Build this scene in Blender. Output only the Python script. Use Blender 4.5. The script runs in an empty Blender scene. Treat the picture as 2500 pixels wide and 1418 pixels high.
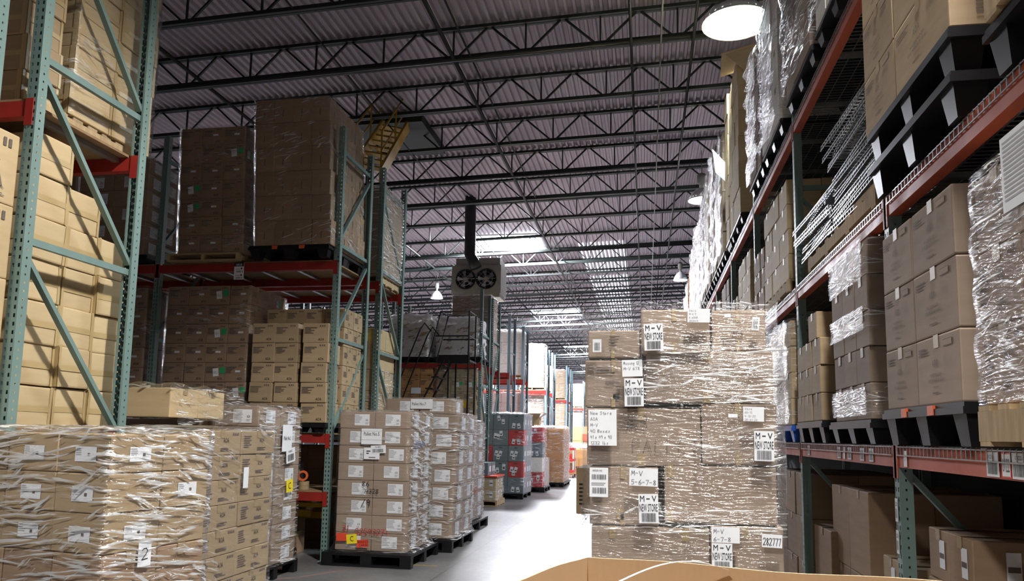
import bpy, bmesh, math, random
from mathutils import Vector, Matrix
R_ = random.Random(7)
C = bpy.context.scene.collection
rad = math.radians
sc = bpy.context.scene
# ------------------------------------------------------------------ camera
def look():
    yaw, pitch, roll = rad(10.057), rad(6.723), rad(1.007)
    f = Vector((-math.sin(yaw)*math.cos(pitch), math.cos(yaw)*math.cos(pitch), math.sin(pitch)))
    r0 = Vector((math.cos(yaw), math.sin(yaw), 0)); u0 = r0.cross(f)
    c, s = math.cos(roll), math.sin(roll)
    return r0*c+u0*s, -r0*s+u0*c, f
_r, _u, _f = look()
cam = bpy.data.cameras.new('camera'); cam.lens = 1851.5/2500*36; cam.sensor_width = 36
cam.shift_y = 135.5/2500; cam.clip_end = 300
co = bpy.data.objects.new('camera', cam); C.objects.link(co)
co.matrix_world = Matrix(((_r.x, _u.x, -_f.x, 0), (_r.y, _u.y, -_f.y, 0), (_r.z, _u.z, -_f.z, 1.5), (0, 0, 0, 1)))
sc.camera = co
# ------------------------------------------------------------------ world, exposure
w = bpy.data.worlds.new('world'); sc.world = w; w.use_nodes = True
w.node_tree.nodes['Background'].inputs[0].default_value = (.75, .85, 1, 1)
w.node_tree.nodes['Background'].inputs[1].default_value = 1.0
sc.view_settings.view_transform = 'Standard'; sc.view_settings.look = 'None'
sc.view_settings.gamma = 1; sc.view_settings.use_curve_mapping = False
sc.view_settings.exposure = -0.2
# ------------------------------------------------------------------ lights of the hall and an added spot behind the camera
def lamp_light(kind, loc, power, color, size=.35, rot=(0, 0, 0), spot=140, sy=None):
    l = bpy.data.lights.new(kind+'_light', kind); l.energy = power; l.color = color
    if kind == 'AREA':
        l.shape = 'RECTANGLE'; l.size = size; l.size_y = sy or size
    else: l.shadow_soft_size = size
    if kind == 'SPOT': l.spot_size = rad(spot); l.spot_blend = .35
    o = bpy.data.objects.new(kind.lower()+'_light', l); C.objects.link(o); o.location = loc; o.rotation_euler = rot
    return o
COOL = (.86, .97, 1.0); MAUVE = (.93, .90, 1.0)
LAMPS = [(1.3, 10.7, 7.75, 2000), (1.4, 18.9, 7.7, 2600), (1.3, 28.7, 7.7, 2800), (1.2, 38, 7.7, 3600), (1.2, 47, 7.7, 4000), (1.2, 57, 7.7, 4000), (1.2, 67, 7.7, 4200), (1.2, 77, 7.7, 4500),
         (-8.7, 21.5, 7.5, 2200), (-8.7, 30.6, 7.5, 3000), (-8.7, 42, 7.5, 1300), (-8.7, 53, 7.5, 1300), (-8.7, 64, 7.5, 1300), (-8.7, 75, 7.5, 1300), (-8.7, 84, 7.3, 900),
         (1.2, 2.7, 7.7, 4600), (-2.5, -3, 7.7, 2200)]  # last entry is an unseen spot added to brighten faces turned to the camera
for x, y, z, p in LAMPS:
    lamp_light('SPOT', (x, y, z-.34), p, (1, .97, .92) if y < 5 else (COOL if y < 15 else MAUVE), .3, spot={2.7: 132, -3: 122}.get(y, 140))
for y in (27, 43, 60, 76):
    lamp_light('AREA', (-5.1, y, 8.55), 8000, (.9, .92, 1), 2.6, sy=2.0)
# ------------------------------------------------------------------ materials
def mat(name, col, rough=.6, metal=0, spec=.5, emit=None, es=1):
    m = bpy.data.materials.new(name); m.use_nodes = True
    b = m.node_tree.nodes['Principled BSDF']
    b.inputs['Base Color'].default_value = (*col, 1); b.inputs['Roughness'].default_value = rough
    b.inputs['Metallic'].default_value = metal; b.inputs['Specular IOR Level'].default_value = spec
    if emit: b.inputs['Emission Color'].default_value = (*emit, 1); b.inputs['Emission Strength'].default_value = es
    return m
def nd(m, t, **k):
    n = m.node_tree.nodes.new(t)
    for a, v in k.items():
        if a.startswith('i_'):
            n.inputs[a[2:].replace('_', ' ')].default_value = v
        else: setattr(n, a, v)
    return n
def lk(m, a, b): m.node_tree.links.new(a, b)
def noisy(name, c1, c2, rough=.8, scale=6, stretch=(1, 1, 1), bump=0, metal=0, spec=.4, objvar=0, r2=None):
    m = mat(name, c1, rough, metal, spec); b = m.node_tree.nodes['Principled BSDF']
    tc = nd(m, 'ShaderNodeTexCoord'); mp = nd(m, 'ShaderNodeMapping', i_Scale=stretch)
    no = nd(m, 'ShaderNodeTexNoise', i_Scale=scale, i_Detail=5)
    mx = nd(m, 'ShaderNodeMix', data_type='RGBA'); mx.inputs[6].default_value = (*c1, 1); mx.inputs[7].default_value = (*c2, 1)
    rp = nd(m, 'ShaderNodeMapRange'); rp.inputs[1].default_value = .3; rp.inputs[2].default_value = .7
    lk(m, tc.outputs['Object'], mp.inputs[0]); lk(m, mp.outputs[0], no.inputs['Vector']); lk(m, no.outputs[0], rp.inputs[0]); lk(m, rp.outputs[0], mx.inputs[0])
    out = mx.outputs[2]
    if objvar:
        oi = nd(m, 'ShaderNodeObjectInfo'); hs = nd(m, 'ShaderNodeHueSaturation')
        mr = nd(m, 'ShaderNodeMapRange'); mr.inputs[3].default_value = 1-objvar; mr.inputs[4].default_value = 1+objvar
        ge = nd(m, 'ShaderNodeNewGeometry'); ad = nd(m, 'ShaderNodeMath', operation='ADD'); fc = nd(m, 'ShaderNodeMath', operation='FRACT'); lk(m, oi.outputs['Random'], ad.inputs[0]); lk(m, ge.outputs['Random Per Island'], ad.inputs[1]); lk(m, ad.outputs[0], fc.inputs[0]); lk(m, fc.outputs[0], mr.inputs[0]); lk(m, mr.outputs[0], hs.inputs['Value']); lk(m, out, hs.inputs['Color']); out = hs.outputs[0]
    lk(m, out, b.inputs['Base Color'])
    if r2 is not None:
        rr = nd(m, 'ShaderNodeMapRange'); rr.inputs[3].default_value = rough; rr.inputs[4].default_value = r2
        lk(m, rp.outputs[0], rr.inputs[0]); lk(m, rr.outputs[0], b.inputs['Roughness'])
    if bump:
        bp = nd(m, 'ShaderNodeBump', i_Strength=bump, i_Distance=.01); lk(m, no.outputs[0], bp.inputs['Height']); lk(m, bp.outputs[0], b.inputs['Normal'])
    return m
M = {}
M['kraft'] = noisy('kraft_cardboard', (.41, .305, .185), (.355, .255, .15), .8, 3, (1, 1, 6), .05, objvar=.10)
M['kraft_l'] = noisy('light_kraft_cardboard', (.56, .43, .25), (.50, .37, .21), .75, 3, (1, 1, 6), .05, objvar=.07)
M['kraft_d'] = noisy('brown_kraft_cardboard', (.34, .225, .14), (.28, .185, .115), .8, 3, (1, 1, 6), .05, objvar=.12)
M['kraft_m'] = noisy('mauve_kraft_cardboard', (.345, .265, .205), (.30, .225, .17), .8, 3, (1, 1, 6), .05, objvar=.07)
M['kraft_o'] = noisy('orange_kraft_cardboard', (.50, .27, .11), (.44, .23, .09), .8, 3, (1, 1, 6), .05, objvar=.08)
M['pink'] = noisy('pale_pink_cardboard', (.72, .55, .50), (.66, .48, .44), .8, 3, objvar=.06)
M['whitebox'] = noisy('white_cardboard', (.8, .76, .72), (.74, .70, .66), .7, 3, objvar=.03)
M['tote'] = noisy('grey_plastic_tote', (.17, .21, .23), (.14, .18, .2), .45, 3, objvar=.12)
M['totered'] = noisy('red_plastic_tote', (.55, .035, .04), (.45, .03, .035), .45, 3)
M['tape'] = mat('packing_tape', (.36, .27, .15), .5, 0, .3)
M['tape_l'] = mat('amber_packing_tape', (.46, .34, .17), .3, 0, .5)
M['paper'] = noisy('label_paper', (.82, .84, .88), (.76, .78, .83), .6, 8)
M['ink'] = mat('black_ink', (.012, .012, .014), .7)
M['ink2'] = mat('faded_ink', (.13, .10, .085), .8)
M['greyink'] = mat('grey_print', (.42, .42, .45), .8)
M['inkred'] = mat('red_marker', (.6, .04, .04), .7)
M['inkblue'] = mat('blue_marker', (.1, .15, .5), .7)
M['yellow'] = mat('yellow_sticker', (.85, .68, .02), .5)
M['redst'] = mat('red_sticker', (.75, .07, .03), .5)
M['green'] = mat('green_sticker', (.02, .36, .13), .5)
M['blue'] = mat('blue_plastic', (.02, .10, .45), .4)
M['orange'] = mat('orange_plastic', (.65, .12, .03), .5)
M['teal'] = noisy('green_rack_paint', (.165, .25, .235), (.135, .21, .195), .42, 5, (1, 1, .3), 0, 0, .5, r2=.6)
M['bluegrey'] = noisy('grey_blue_rack_paint', (.22, .31, .35), (.18, .26, .30), .45, 5, (1, 1, .3))
M['red'] = noisy('red_beam_paint', (.34, .025, .018), (.24, .018, .014), .4, 4, (1, 1, 1), r2=.6)
M['orangered'] = noisy('orange_beam_paint', (.48, .10, .045), (.38, .075, .035), .45, 4, r2=.65)
M['galv'] = noisy('galvanised_steel', (.42, .43, .44), (.30, .31, .32), .38, 10, metal=.85)
M['steel_d'] = mat('dark_primer_steel', (.018, .026, .024), .55, .2)
M['pipe'] = mat('dark_painted_pipe', (.025, .028, .028), .45, .3)
M['wood'] = noisy('pallet_wood', (.50, .38, .22), (.36, .26, .15), .85, 4, (1, 8, 1), .2, objvar=.12)
M['ply'] = noisy('plywood_deck', (.30, .19, .10), (.22, .14, .075), .8, 3, (1, 5, 1))
M['black'] = noisy('black_plastic', (.008, .008, .010), (.012, .012, .014), .4, 6, spec=.25)
M['darkfab'] = mat('dark_plastic_film', (.02, .02, .025), .25, 0, .7)
M['blackmetal'] = mat('black_steel_tube', (.012, .012, .014), .35, .4)
M['yel_metal'] = noisy('yellow_safety_paint', (.46, .28, .015), (.38, .23, .012), .5, 4)
M['unit'] = noisy('grey_sheet_metal', (.30, .30, .27), (.24, .24, .22), .5, 4)
M['white'] = mat('white_enamel', (.8, .8, .8), .4)
M['whitewall'] = noisy('painted_wall', (.74, .68, .72), (.70, .64, .68), .8, 1)
M['darkwall'] = noisy('dark_concrete_wall', (.055, .06, .065), (.04, .045, .05), .9, 1)
M['lamp'] = mat('lit_lamp_glass', (1, 1, 1), .3, emit=(.82, .96, 1), es=28)
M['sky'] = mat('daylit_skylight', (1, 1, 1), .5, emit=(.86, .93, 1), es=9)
M['win'] = mat('daylit_window', (1, 1, 1), .5, emit=(.9, .97, 1), es=2.2)
M['deckroof'] = noisy('roof_deck_paint', (.45, .40, .44), (.39, .345, .385), .5, .6, (1, 1, 1), metal=.15, r2=.65)
# floor: sealed concrete with sawn joints, stains
def floor_mat():
    m = mat('sealed_concrete', (.3, .3, .3), .3); b = m.node_tree.nodes['Principled BSDF']
    g = nd(m, 'ShaderNodeNewGeometry')
    n1 = nd(m, 'ShaderNodeTexNoise', i_Scale=.9, i_Detail=8); n2 = nd(m, 'ShaderNodeTexNoise', i_Scale=14, i_Detail=4)
    lk(m, g.outputs['Position'], n1.inputs['Vector']); lk(m, g.outputs['Position'], n2.inputs['Vector'])
    cr = nd(m, 'ShaderNodeValToRGB'); e = cr.color_ramp.elements
    e[0].position = .32; e[0].color = (.115, .112, .112, 1); e[1].position = .7; e[1].color = (.20, .195, .20, 1)
    lk(m, n1.outputs[0], cr.inputs[0])
    sx = nd(m, 'ShaderNodeSeparateXYZ'); lk(m, g.outputs['Position'], sx.inputs[0])
    def line(out, off, per, wd):
        a = nd(m, 'ShaderNodeMath', operation='ADD'); a.inputs[1].default_value = off; lk(m, out, a.inputs[0])
        p = nd(m, 'ShaderNodeMath', operation='PINGPONG'); p.inputs[1].default_value = per/2; lk(m, a.outputs[0], p.inputs[0])
        c = nd(m, 'ShaderNodeMath', operation='LESS_THAN'); c.inputs[1].default_value = wd; lk(m, p.outputs[0], c.inputs[0]); return c.outputs[0]
    l1 = line(sx.outputs[0], 2.19, 4.4, .006); l2 = line(sx.outputs[1], -2.0, 5.2, .006)
    mxx = nd(m, 'ShaderNodeMath', operation='MAXIMUM'); lk(m, l1, mxx.inputs[0]); lk(m, l2, mxx.inputs[1])
    mx = nd(m, 'ShaderNodeMix', data_type='RGBA'); mx.inputs[7].default_value = (.06, .055, .055, 1)
    lk(m, mxx.outputs[0], mx.inputs[0]); lk(m, cr.outputs[0], mx.inputs[6]); lk(m, mx.outputs[2], b.inputs['Base Color'])
    rr = nd(m, 'ShaderNodeMapRange'); rr.inputs[3].default_value = .22; rr.inputs[4].default_value = .5
    lk(m, n2.outputs[0], rr.inputs[0]); lk(m, rr.outputs[0], b.inputs['Roughness'])
    return m
M['floor'] = floor_mat()
# stretch film: a clear sheet with stretched folds, whose white streaks also stand for glints
def film_mat(name, tilt=0, milk=.5, area=.5, fine=70, rough=.13, bump=.9, sh=0):
    m = bpy.data.materials.new(name); m.use_nodes = True; nt = m.node_tree; nt.nodes.clear()
    out = nd(m, 'ShaderNodeOutputMaterial'); tc = nd(m, 'ShaderNodeTexCoord')
    wn = nd(m, 'ShaderNodeTexNoise', i_Scale=2.2, i_Detail=2)
    wob = nd(m, 'ShaderNodeVectorMath', operation='MULTIPLY_ADD'); wob.inputs[1].default_value = (.06, .06, .06)
    lk(m, tc.outputs['Object'], wn.inputs['Vector']); lk(m, wn.outputs['Color'], wob.inputs[0]); lk(m, tc.outputs['Object'], wob.inputs[2])
    def streak(rot, fz, fx, lo, hi):
        mp0 = nd(m, 'ShaderNodeMapping'); mp0.inputs['Rotation'].default_value = (rot, rot*.9, 0); lk(m, wob.outputs[0], mp0.inputs[0])
        mp = nd(m, 'ShaderNodeMapping'); mp.inputs['Scale'].default_value = (fx, fx, fz); lk(m, mp0.outputs[0], mp.inputs[0])
        n = nd(m, 'ShaderNodeTexNoise', i_Scale=1.0, i_Detail=2.5); lk(m, mp.outputs[0], n.inputs['Vector'])
        r = nd(m, 'ShaderNodeMapRange', interpolation_type='SMOOTHSTEP'); r.inputs[1].default_value = lo-sh; r.inputs[2].default_value = hi-sh; lk(m, n.outputs[0], r.inputs[0])
        return n.outputs[0], r.outputs[0]
    n1, s1 = streak(tilt, fine, 3.2, .57, .66); n2, s2 = streak(tilt-.22, fine*.8, 4, .62, .70); n3, s3 = streak(tilt+.4, fine*.6, 4.5, .645, .71)
    big = nd(m, 'ShaderNodeTexNoise', i_Scale=2.0, i_Detail=3); lk(m, tc.outputs['Object'], big.inputs['Vector'])
    ar = nd(m, 'ShaderNodeMapRange', interpolation_type='SMOOTHSTEP'); ar.inputs[1].default_value = .62-.35*area; ar.inputs[2].default_value = .74-.30*area; ar.inputs[3].default_value = .12; lk(m, big.outputs[0], ar.inputs[0])
    mx1 = nd(m, 'ShaderNodeMath', operation='MAXIMUM'); lk(m, s1, mx1.inputs[0]); lk(m, s2, mx1.inputs[1])
    mx2 = nd(m, 'ShaderNodeMath', operation='MAXIMUM'); lk(m, mx1.outputs[0], mx2.inputs[0]); lk(m, s3, mx2.inputs[1])
    mu = nd(m, 'ShaderNodeMath', operation='MULTIPLY'); lk(m, mx2.outputs[0], mu.inputs[0]); lk(m, ar.outputs[0], mu.inputs[1])
    fa = nd(m, 'ShaderNodeMath', operation='MULTIPLY_ADD'); fa.inputs[1].default_value = milk; fa.inputs[2].default_value = .02; fa.use_clamp = True; lk(m, mu.outputs[0], fa.inputs[0])
    hs = nd(m, 'ShaderNodeMath', operation='ADD'); lk(m, n1, hs.inputs[0]); lk(m, n2, hs.inputs[1])
    bp = nd(m, 'ShaderNodeBump', i_Strength=bump, i_Distance=.02); lk(m, hs.outputs[0], bp.inputs['Height'])
    tr = nd(m, 'ShaderNodeBsdfTransparent'); gl = nd(m, 'ShaderNodeBsdfGlossy', i_Roughness=rough); lk(m, bp.outputs[0], gl.inputs['Normal'])
    di = nd(m, 'ShaderNodeBsdfDiffuse'); di.inputs['Color'].default_value = (.92, .93, .96, 1)
    tl = nd(m, 'ShaderNodeBsdfTranslucent'); tl.inputs['Color'].default_value = (.92, .93, .96, 1)
    g3 = nd(m, 'ShaderNodeBsdfGlossy', i_Roughness=.4); lk(m, bp.outputs[0], g3.inputs['Normal'])
    dt = nd(m, 'ShaderNodeMixShader'); dt.inputs[0].default_value = .3; lk(m, di.outputs[0], dt.inputs[1]); lk(m, tl.outputs[0], dt.inputs[2])
    d2 = nd(m, 'ShaderNodeMixShader'); d2.inputs[0].default_value = .45; lk(m, dt.outputs[0], d2.inputs[1]); lk(m, g3.outputs[0], d2.inputs[2])
    fr = nd(m, 'ShaderNodeLayerWeight'); f4 = nd(m, 'ShaderNodeMath', operation='POWER'); f4.inputs[1].default_value = 4.0; lk(m, fr.outputs['Facing'], f4.inputs[0])
    g2 = nd(m, 'ShaderNodeMath', operation='MULTIPLY_ADD'); g2.inputs[1].default_value = .5; g2.inputs[2].default_value = .055; g2.use_clamp = True; lk(m, f4.outputs[0], g2.inputs[0])
    a1 = nd(m, 'ShaderNodeMixShader'); lk(m, g2.outputs[0], a1.inputs[0]); lk(m, tr.outputs[0], a1.inputs[1]); lk(m, gl.outputs[0], a1.inputs[2])
    a2 = nd(m, 'ShaderNodeMixShader'); lk(m, fa.outputs[0], a2.inputs[0]); lk(m, a1.outputs[0], a2.inputs[1]); lk(m, d2.outputs[0], a2.inputs[2])
    lk(m, a2.outputs[0], out.inputs[0]); return m
M['film'] = film_mat('stretch_film', 0, .5, .34)
M['film_t'] = film_mat('stretch_film_slanted', .3, .7, .5, 60)
M['film_h'] = film_mat('stretch_film_many_layers', .06, .95, .85, 75)
M['film_x'] = film_mat('stretch_film_folds_and_sheen', .14, 1.0, 1.7, 62, sh=.025)  # milkier streaks, painting in the white sheen along with the folds
M['film_w'] = film_mat('stretch_film_white_crumpled', .4, 1.0, 2.0, 14, sh=.15)
M['film_c'] = film_mat('clear_stretch_film', .03, .32, .12, 80)
# ------------------------------------------------------------------ mesh builder
class MB:
    def __init__(s): s.v = []; s.f = []; s.m = []; s.ml = []
    def mi(s, m):
        m = M[m] if isinstance(m, str) else m
        if m not in s.ml: s.ml.append(m)
        return s.ml.index(m)
    def add(s, vs, fs, m):
        k = len(s.v); s.v += [tuple(v) for v in vs]; i = s.mi(m)
        for f in fs: s.f.append(tuple(k+a for a in f)); s.m.append(i)
    def hexa(s, p, m): s.add(p, [(0, 3, 2, 1), (4, 5, 6, 7), (0, 1, 5, 4), (1, 2, 6, 5), (2, 3, 7, 6), (3, 0, 4, 7)], m)
    def box(s, x0, x1, y0, y1, z0, z1, m):
        s.hexa([(x0, y0, z0), (x1, y0, z0), (x1, y1, z0), (x0, y1, z0), (x0, y0, z1), (x1, y0, z1), (x1, y1, z1), (x0, y1, z1)], m)
    def bar(s, p, q, w_, h, m, up=(0, 0, 1)):
        p, q = Vector(p), Vector(q); d = (q-p).normalized(); up = Vector(up)
        if abs(d.dot(up)) > .98: up = Vector((0, 1, 0))
        a = d.cross(up).normalized()*w_/2; b = a.cross(d).normalized()*h/2
        s.hexa([p-a-b, p+a-b, q+a-b, q-a-b, p-a+b, p+a+b, q+a+b, q-a+b], m)
    def tube(s, pts, r, m, n=8, cap=True):
        pts = [Vector(p) for p in pts]; rings = []; up = Vector((0, 0, 1))
        for i, p in enumerate(pts):
            d = (pts[min(i+1, len(pts)-1)]-pts[max(i-1, 0)]).normalized()
            a = d.cross(up if abs(d.dot(up)) < .95 else Vector((1, 0, 0))).normalized(); b = a.cross(d)
            rr = r[i] if isinstance(r, (list, tuple)) else r
            rings.append([p+(a*math.cos(t)+b*math.sin(t))*rr for t in [2*math.pi*k/n for k in range(n)]])
        vs = [v for g in rings for v in g]; fs = []
        for i in range(len(pts)-1):
            for k in range(n): fs.append((i*n+k, i*n+(k+1) % n, (i+1)*n+(k+1) % n, (i+1)*n+k))
        if cap: fs += [tuple(range(n))[::-1], tuple((len(pts)-1)*n+k for k in range(n))]
        s.add(vs, fs, m)
    def lathe(s, prof, c, m, n=20):
        vs = [(c[0]+r*math.cos(2*math.pi*k/n), c[1]+r*math.sin(2*math.pi*k/n), c[2]+z) for r, z in prof for k in range(n)]
        fs = [(i*n+k, i*n+(k+1) % n, (i+1)*n+(k+1) % n, (i+1)*n+k) for i in range(len(prof)-1) for k in range(n)]
        s.add(vs, fs, m)
    def mesh(s, name, smooth=False):
        me = bpy.data.meshes.new(name); me.from_pydata(s.v, [], s.f)
        for m in s.ml: me.materials.append(m)
        me.polygons.foreach_set('material_index', s.m)
        if smooth: me.polygons.foreach_set('use_smooth', [True]*len(s.f))
        me.update(); return me
    def obj(s, name, parent=None, loc=None, smooth=False, **tags): return ob(name, s.mesh(name, smooth), parent, loc, **tags)
def ob(name, me, parent=None, loc=None, rot=None, **t):
    o = bpy.data.objects.new(name, me); C.objects.link(o)
    if parent: o.parent = parent
    if loc: o.location = loc
    if rot: o.rotation_euler = rot
    for k, v in t.items():
        if v: o[k] = v
    return o
def thing(name, label, category, loc=(0, 0, 0), rz=0, group=None, me=None):
    return ob(name, me, None, loc, (0, 0, rz), label=label, category=category, group=group)
def copy_tree(o, parent=None):
    c = o.copy(); C.objects.link(c)
    if parent: c.parent = parent
    for ch in list(o.children): copy_tree(ch, c)
    return c
# ------------------------------------------------------------------ lettering
_tc = {}
def glyphs(t):
    if t not in _tc:
        cu = bpy.data.curves.new('text', 'FONT'); cu.body = t; cu.size = 1; cu.resolution_u = 2
        o = bpy.data.objects.new('text', cu)
        me = o.to_mesh(); vs = [(v.co.x, v.co.y) for v in me.vertices]; fs = [tuple(p.vertices) for p in me.polygons]
        o.to_mesh_clear(); bpy.data.objects.remove(o); bpy.data.curves.remove(cu)
        if vs:
            x0 = min(v[0] for v in vs); x1 = max(v[0] for v in vs); y0 = min(v[1] for v in vs); y1 = max(v[1] for v in vs)
            vs = [((x-x0)/(x1-x0), (y-y0)/(y1-y0)) for x, y in vs]
        _tc[t] = (vs, fs)
    return _tc[t]
# stroke letters for marker handwriting
SF = {'0': ['1,0 0,2 0,4 1,6 3,6 4,4 4,2 3,0 1,0'], '1': ['1,5 2,6 2,0'], '2': ['0,5 1,6 3,6 4,4.5 3,3 0,0 4.3,.3'], '3': ['0,5.6 3,6 4,5 3,3.4 1.4,3.2 3.6,2.6 4,1 2.6,0 0,.4'],
      '4': ['1.4,6 0,2.6 4,2.8', '3.2,5 3,0'], '5': ['4,6 1,6 .6,3.6 3,3.6 4,2 3,0 0,.2'], '6': ['3.4,6 .6,3 .4,1 2,0 4,1 3.4,2.8 .8,2.6'], '7': ['0,5.8 4,6 1.6,0'],
      '8': ['3.6,5 2,6 .4,5 3.8,1.4 2.4,0 .2,1.2 3.6,5'], '9': ['3.6,5 2,6 .2,4.6 1.6,3 3.6,4.4 3,0'], 'A': ['0,0 2,6 4,0', '.8,2.2 3.4,2.2'], 'O': ['2,0 0,2 .6,5 2.4,6 4,4 3.6,1 2,0'],
      'M': ['0,0 .8,6 2.2,2 4,6 4.6,0'], 'V': ['0,6 2,0 4.4,6'], '-': ['0,3 3.4,3'], 'N': ['0,0 .5,6 3.6,0 4,6'], 'S': ['4,5 2.4,6 .5,5 3.6,2 2.4,0 0,.8'], 'B': ['.5,0 .5,6 3,5.6 3.4,4 .6,3.2 3.8,2 3,.2 .5,0'],
      'P': ['.5,0 .5,6 3.4,5.6 3.8,4 .6,2.8'], 'L': ['.5,6 .3,.2 3.4,0'], 'E': ['4,6 .6,6 .4,0 4,0', '.5,3.2 3,3.2'], 'T': ['0,5.6 4.4,6', '2.2,5.8 2,0'], '#': ['1,0 1.6,6', '2.6,0 3.4,6', '0,2 4,2.2', '.2,4 4.4,4.2'],
      'C': ['4,5 2.4,6 .4,4 .4,2 2,0 4,.8'], 'e': ['.3,1.8 3.2,2.2 2.6,3.6 1,3.4 .2,1.6 1.4,0 3.4,.6'], 'w': ['0,3.6 .8,0 2,3 3,0 4,3.6'], 't': ['1.6,5.4 1.6,.6 3,0', '.2,3.8 3,3.8'], 'o': ['1.6,0 .2,1.6 1.4,3.6 3.2,2 1.6,0'],
      'r': ['.6,3.6 .6,0', '.6,2.4 2,3.6 3,3.2'], 'x': ['0,3.4 3,0', '3,3.6 0,0'], 's': ['3,3.2 1,3.4 2.8,1.4 2,0 0,.3'], 'l': ['1.4,6 1.4,0'], 'b': ['.6,6 .6,0 2.6,.2 3,2 .8,3'], '/': ['0,-1 3.6,6'], 'c': ['3,3 1,3.4 .2,1.4 1.4,0 3,.6'],
      'a': ['3,3.4 .6,3 .4,.6 2,.2 3,3.4 3.2,0'], 'i': ['1.4,3.4 1.4,0'], 'n': ['.4,3.6 .4,0', '.4,2.4 2,3.6 3,2.4 3,0'], 'g': ['3,3.4 .6,3 .6,1 3,1.4 3,3.4 2.6,-2 .6,-1.6'], 'D': ['.5,0 .5,6 3,5 3.8,3 2.6,.5 .5,0'], 'R': ['.5,0 .5,6 3.4,5.4 3.4,3.8 .6,3 3.8,0'], 'G': ['4,5 2.4,6 .4,4 .6,1 2.4,0 4,1.6 4,3 2.6,3']}
class Face:
    """draws flat marks on one face of a box: O corner, U right, V up, N outwards (metres)"""
    def __init__(s, mb, O, U, V, N, lift=.0016): s.b = mb; s.O = Vector(O); s.U = Vector(U); s.V = Vector(V); s.N = Vector(N); s.l = lift
    def P(s, u, v, k=1): return s.O+s.U*u+s.V*v+s.N*s.l*k
    def rect(s, u0, v0, u1, v1, m, k=1): s.b.add([s.P(u0, v0, k), s.P(u1, v0, k), s.P(u1, v1, k), s.P(u0, v1, k)], [(0, 1, 2, 3)], m)
    def rrect(s, cu, cv, w_, h, a, m, k=1):
        c, n = math.cos(a), math.sin(a)
        s.b.add([s.P(cu+x*c-y*n, cv+x*n+y*c, k) for x, y in ((-w_/2, -h/2), (w_/2, -h/2), (w_/2, h/2), (-w_/2, h/2))], [(0, 1, 2, 3)], m)
    def text(s, t, u, v, w_, h, m='ink', k=2):
        vs, fs = glyphs(t); s.b.add([s.P(u+x*w_, v+y*h, k) for x, y in vs], fs, m)
    def lines(s, u0, v0, u1, v1, n, m='ink2', k=2, rnd=None):
        if s.b.ml and s.b.ml[0] == M['paper'] and m == 'ink2': m = 'greyink'
        rnd = rnd or R_; hh = (v1-v0)/n
        for i in range(n): s.rect(u0, v1-(i+.55)*hh, u0+(u1-u0)*rnd.uniform(.55, 1), v1-(i+.1)*hh, m, k)
    def barcode(s, u0, v0, u1, v1, m='ink', k=2, n=18):
        r = random.Random(3); u = u0; st = (u1-u0)/n
        for i in range(n):
            s.rect(u, v0, u+st*r.uniform(.25, .7), v1, m, k); u += st
    def hand(s, t, u, v, h, m='ink', k=2, adv=.95, th=.09, wob=0):
        q = h/6; x = u; r = random.Random(len(t)*7+3)
        for ch in t:
            if ch in SF:
                for pl in SF[ch]:
                    pts = [tuple(float(a) for a in p.split(',')) for p in pl.split()]
                    for a, b in zip(pts, pts[1:]):
                        A = Vector((x+a[0]*q*adv, v+a[1]*q)); B = Vector((x+b[0]*q*adv, v+b[1]*q)); d = (B-A)
                        if d.length < 1e-6: continue
                        d.normalize(); n_ = Vector((-d.y, d.x))*th*h/2; e = d*th*h*.4
                        s.b.add([s.P(*(A-e-n_), k), s.P(*(B+e-n_), k), s.P(*(B+e+n_), k), s.P(*(A-e+n_), k)], [(0, 1, 2, 3)], m)
                x += (5.4 if ch not in 'lit1' else 3.6)*q*adv
            else: x += 3.6*q*adv
    def sheet(s, u0, v0, u1, v1, m='paper', k=1): s.rect(u0, v0, u1, v1, m, k)
# ------------------------------------------------------------------ cartons
_bc = {}
def body_mesh(w_, d, h, m, var=0, bev=.005, seg=1, wob=.004):
    key = (round(w_, 3), round(d, 3), round(h, 3), m, var, bev, seg)
    if key in _bc: return _bc[key]
    r = random.Random(var*31+int(w_*1000)); bm = bmesh.new(); bmesh.ops.create_cube(bm, size=1)
    for v in bm.verts:
        v.co = Vector((v.co.x*(w_-.003)+r.uniform(-wob, wob)*.5, v.co.y*(d-.003)+r.uniform(-wob, wob)*.5, (v.co.z+.5)*(h-.002)+(r.uniform(-wob, 0)*.5 if v.co.z > 0 else 0)))
    bmesh.ops.bevel(bm, geom=list(bm.edges), offset=bev, segments=seg, affect='EDGES', profile=.6)
    me = bpy.data.meshes.new('carton'); bm.to_mesh(me); bm.free(); me.materials.append(M[m])
    _bc[key] = me; return me
def faces(mb, w_, d, h, lift=.0016):
    k = .002
    return {'f': Face(mb, (-w_/2, -d/2, 0), (1, 0, 0), (0, 0, 1), (0, -1, 0), lift), 'r': Face(mb, (w_/2, -d/2, 0), (0, 1, 0), (0, 0, 1), (1, 0, 0), lift),
            'l': Face(mb, (-w_/2, d/2, 0), (0, -1, 0), (0, 0, 1), (-1, 0, 0), lift), 't': Face(mb, (-w_/2, -d/2, h), (1, 0, 0), (0, 1, 0), (0, 0, 1), lift)}
def aoa(F, u, v, w_, h, m='ink'):
    F.text('A', u, v, w_*.31, h, m); F.text('O', u+w_*.34, v, w_*.31, h, m); F.text('A', u+w_*.69, v, w_*.31, h, m)
_dc = {}
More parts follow.
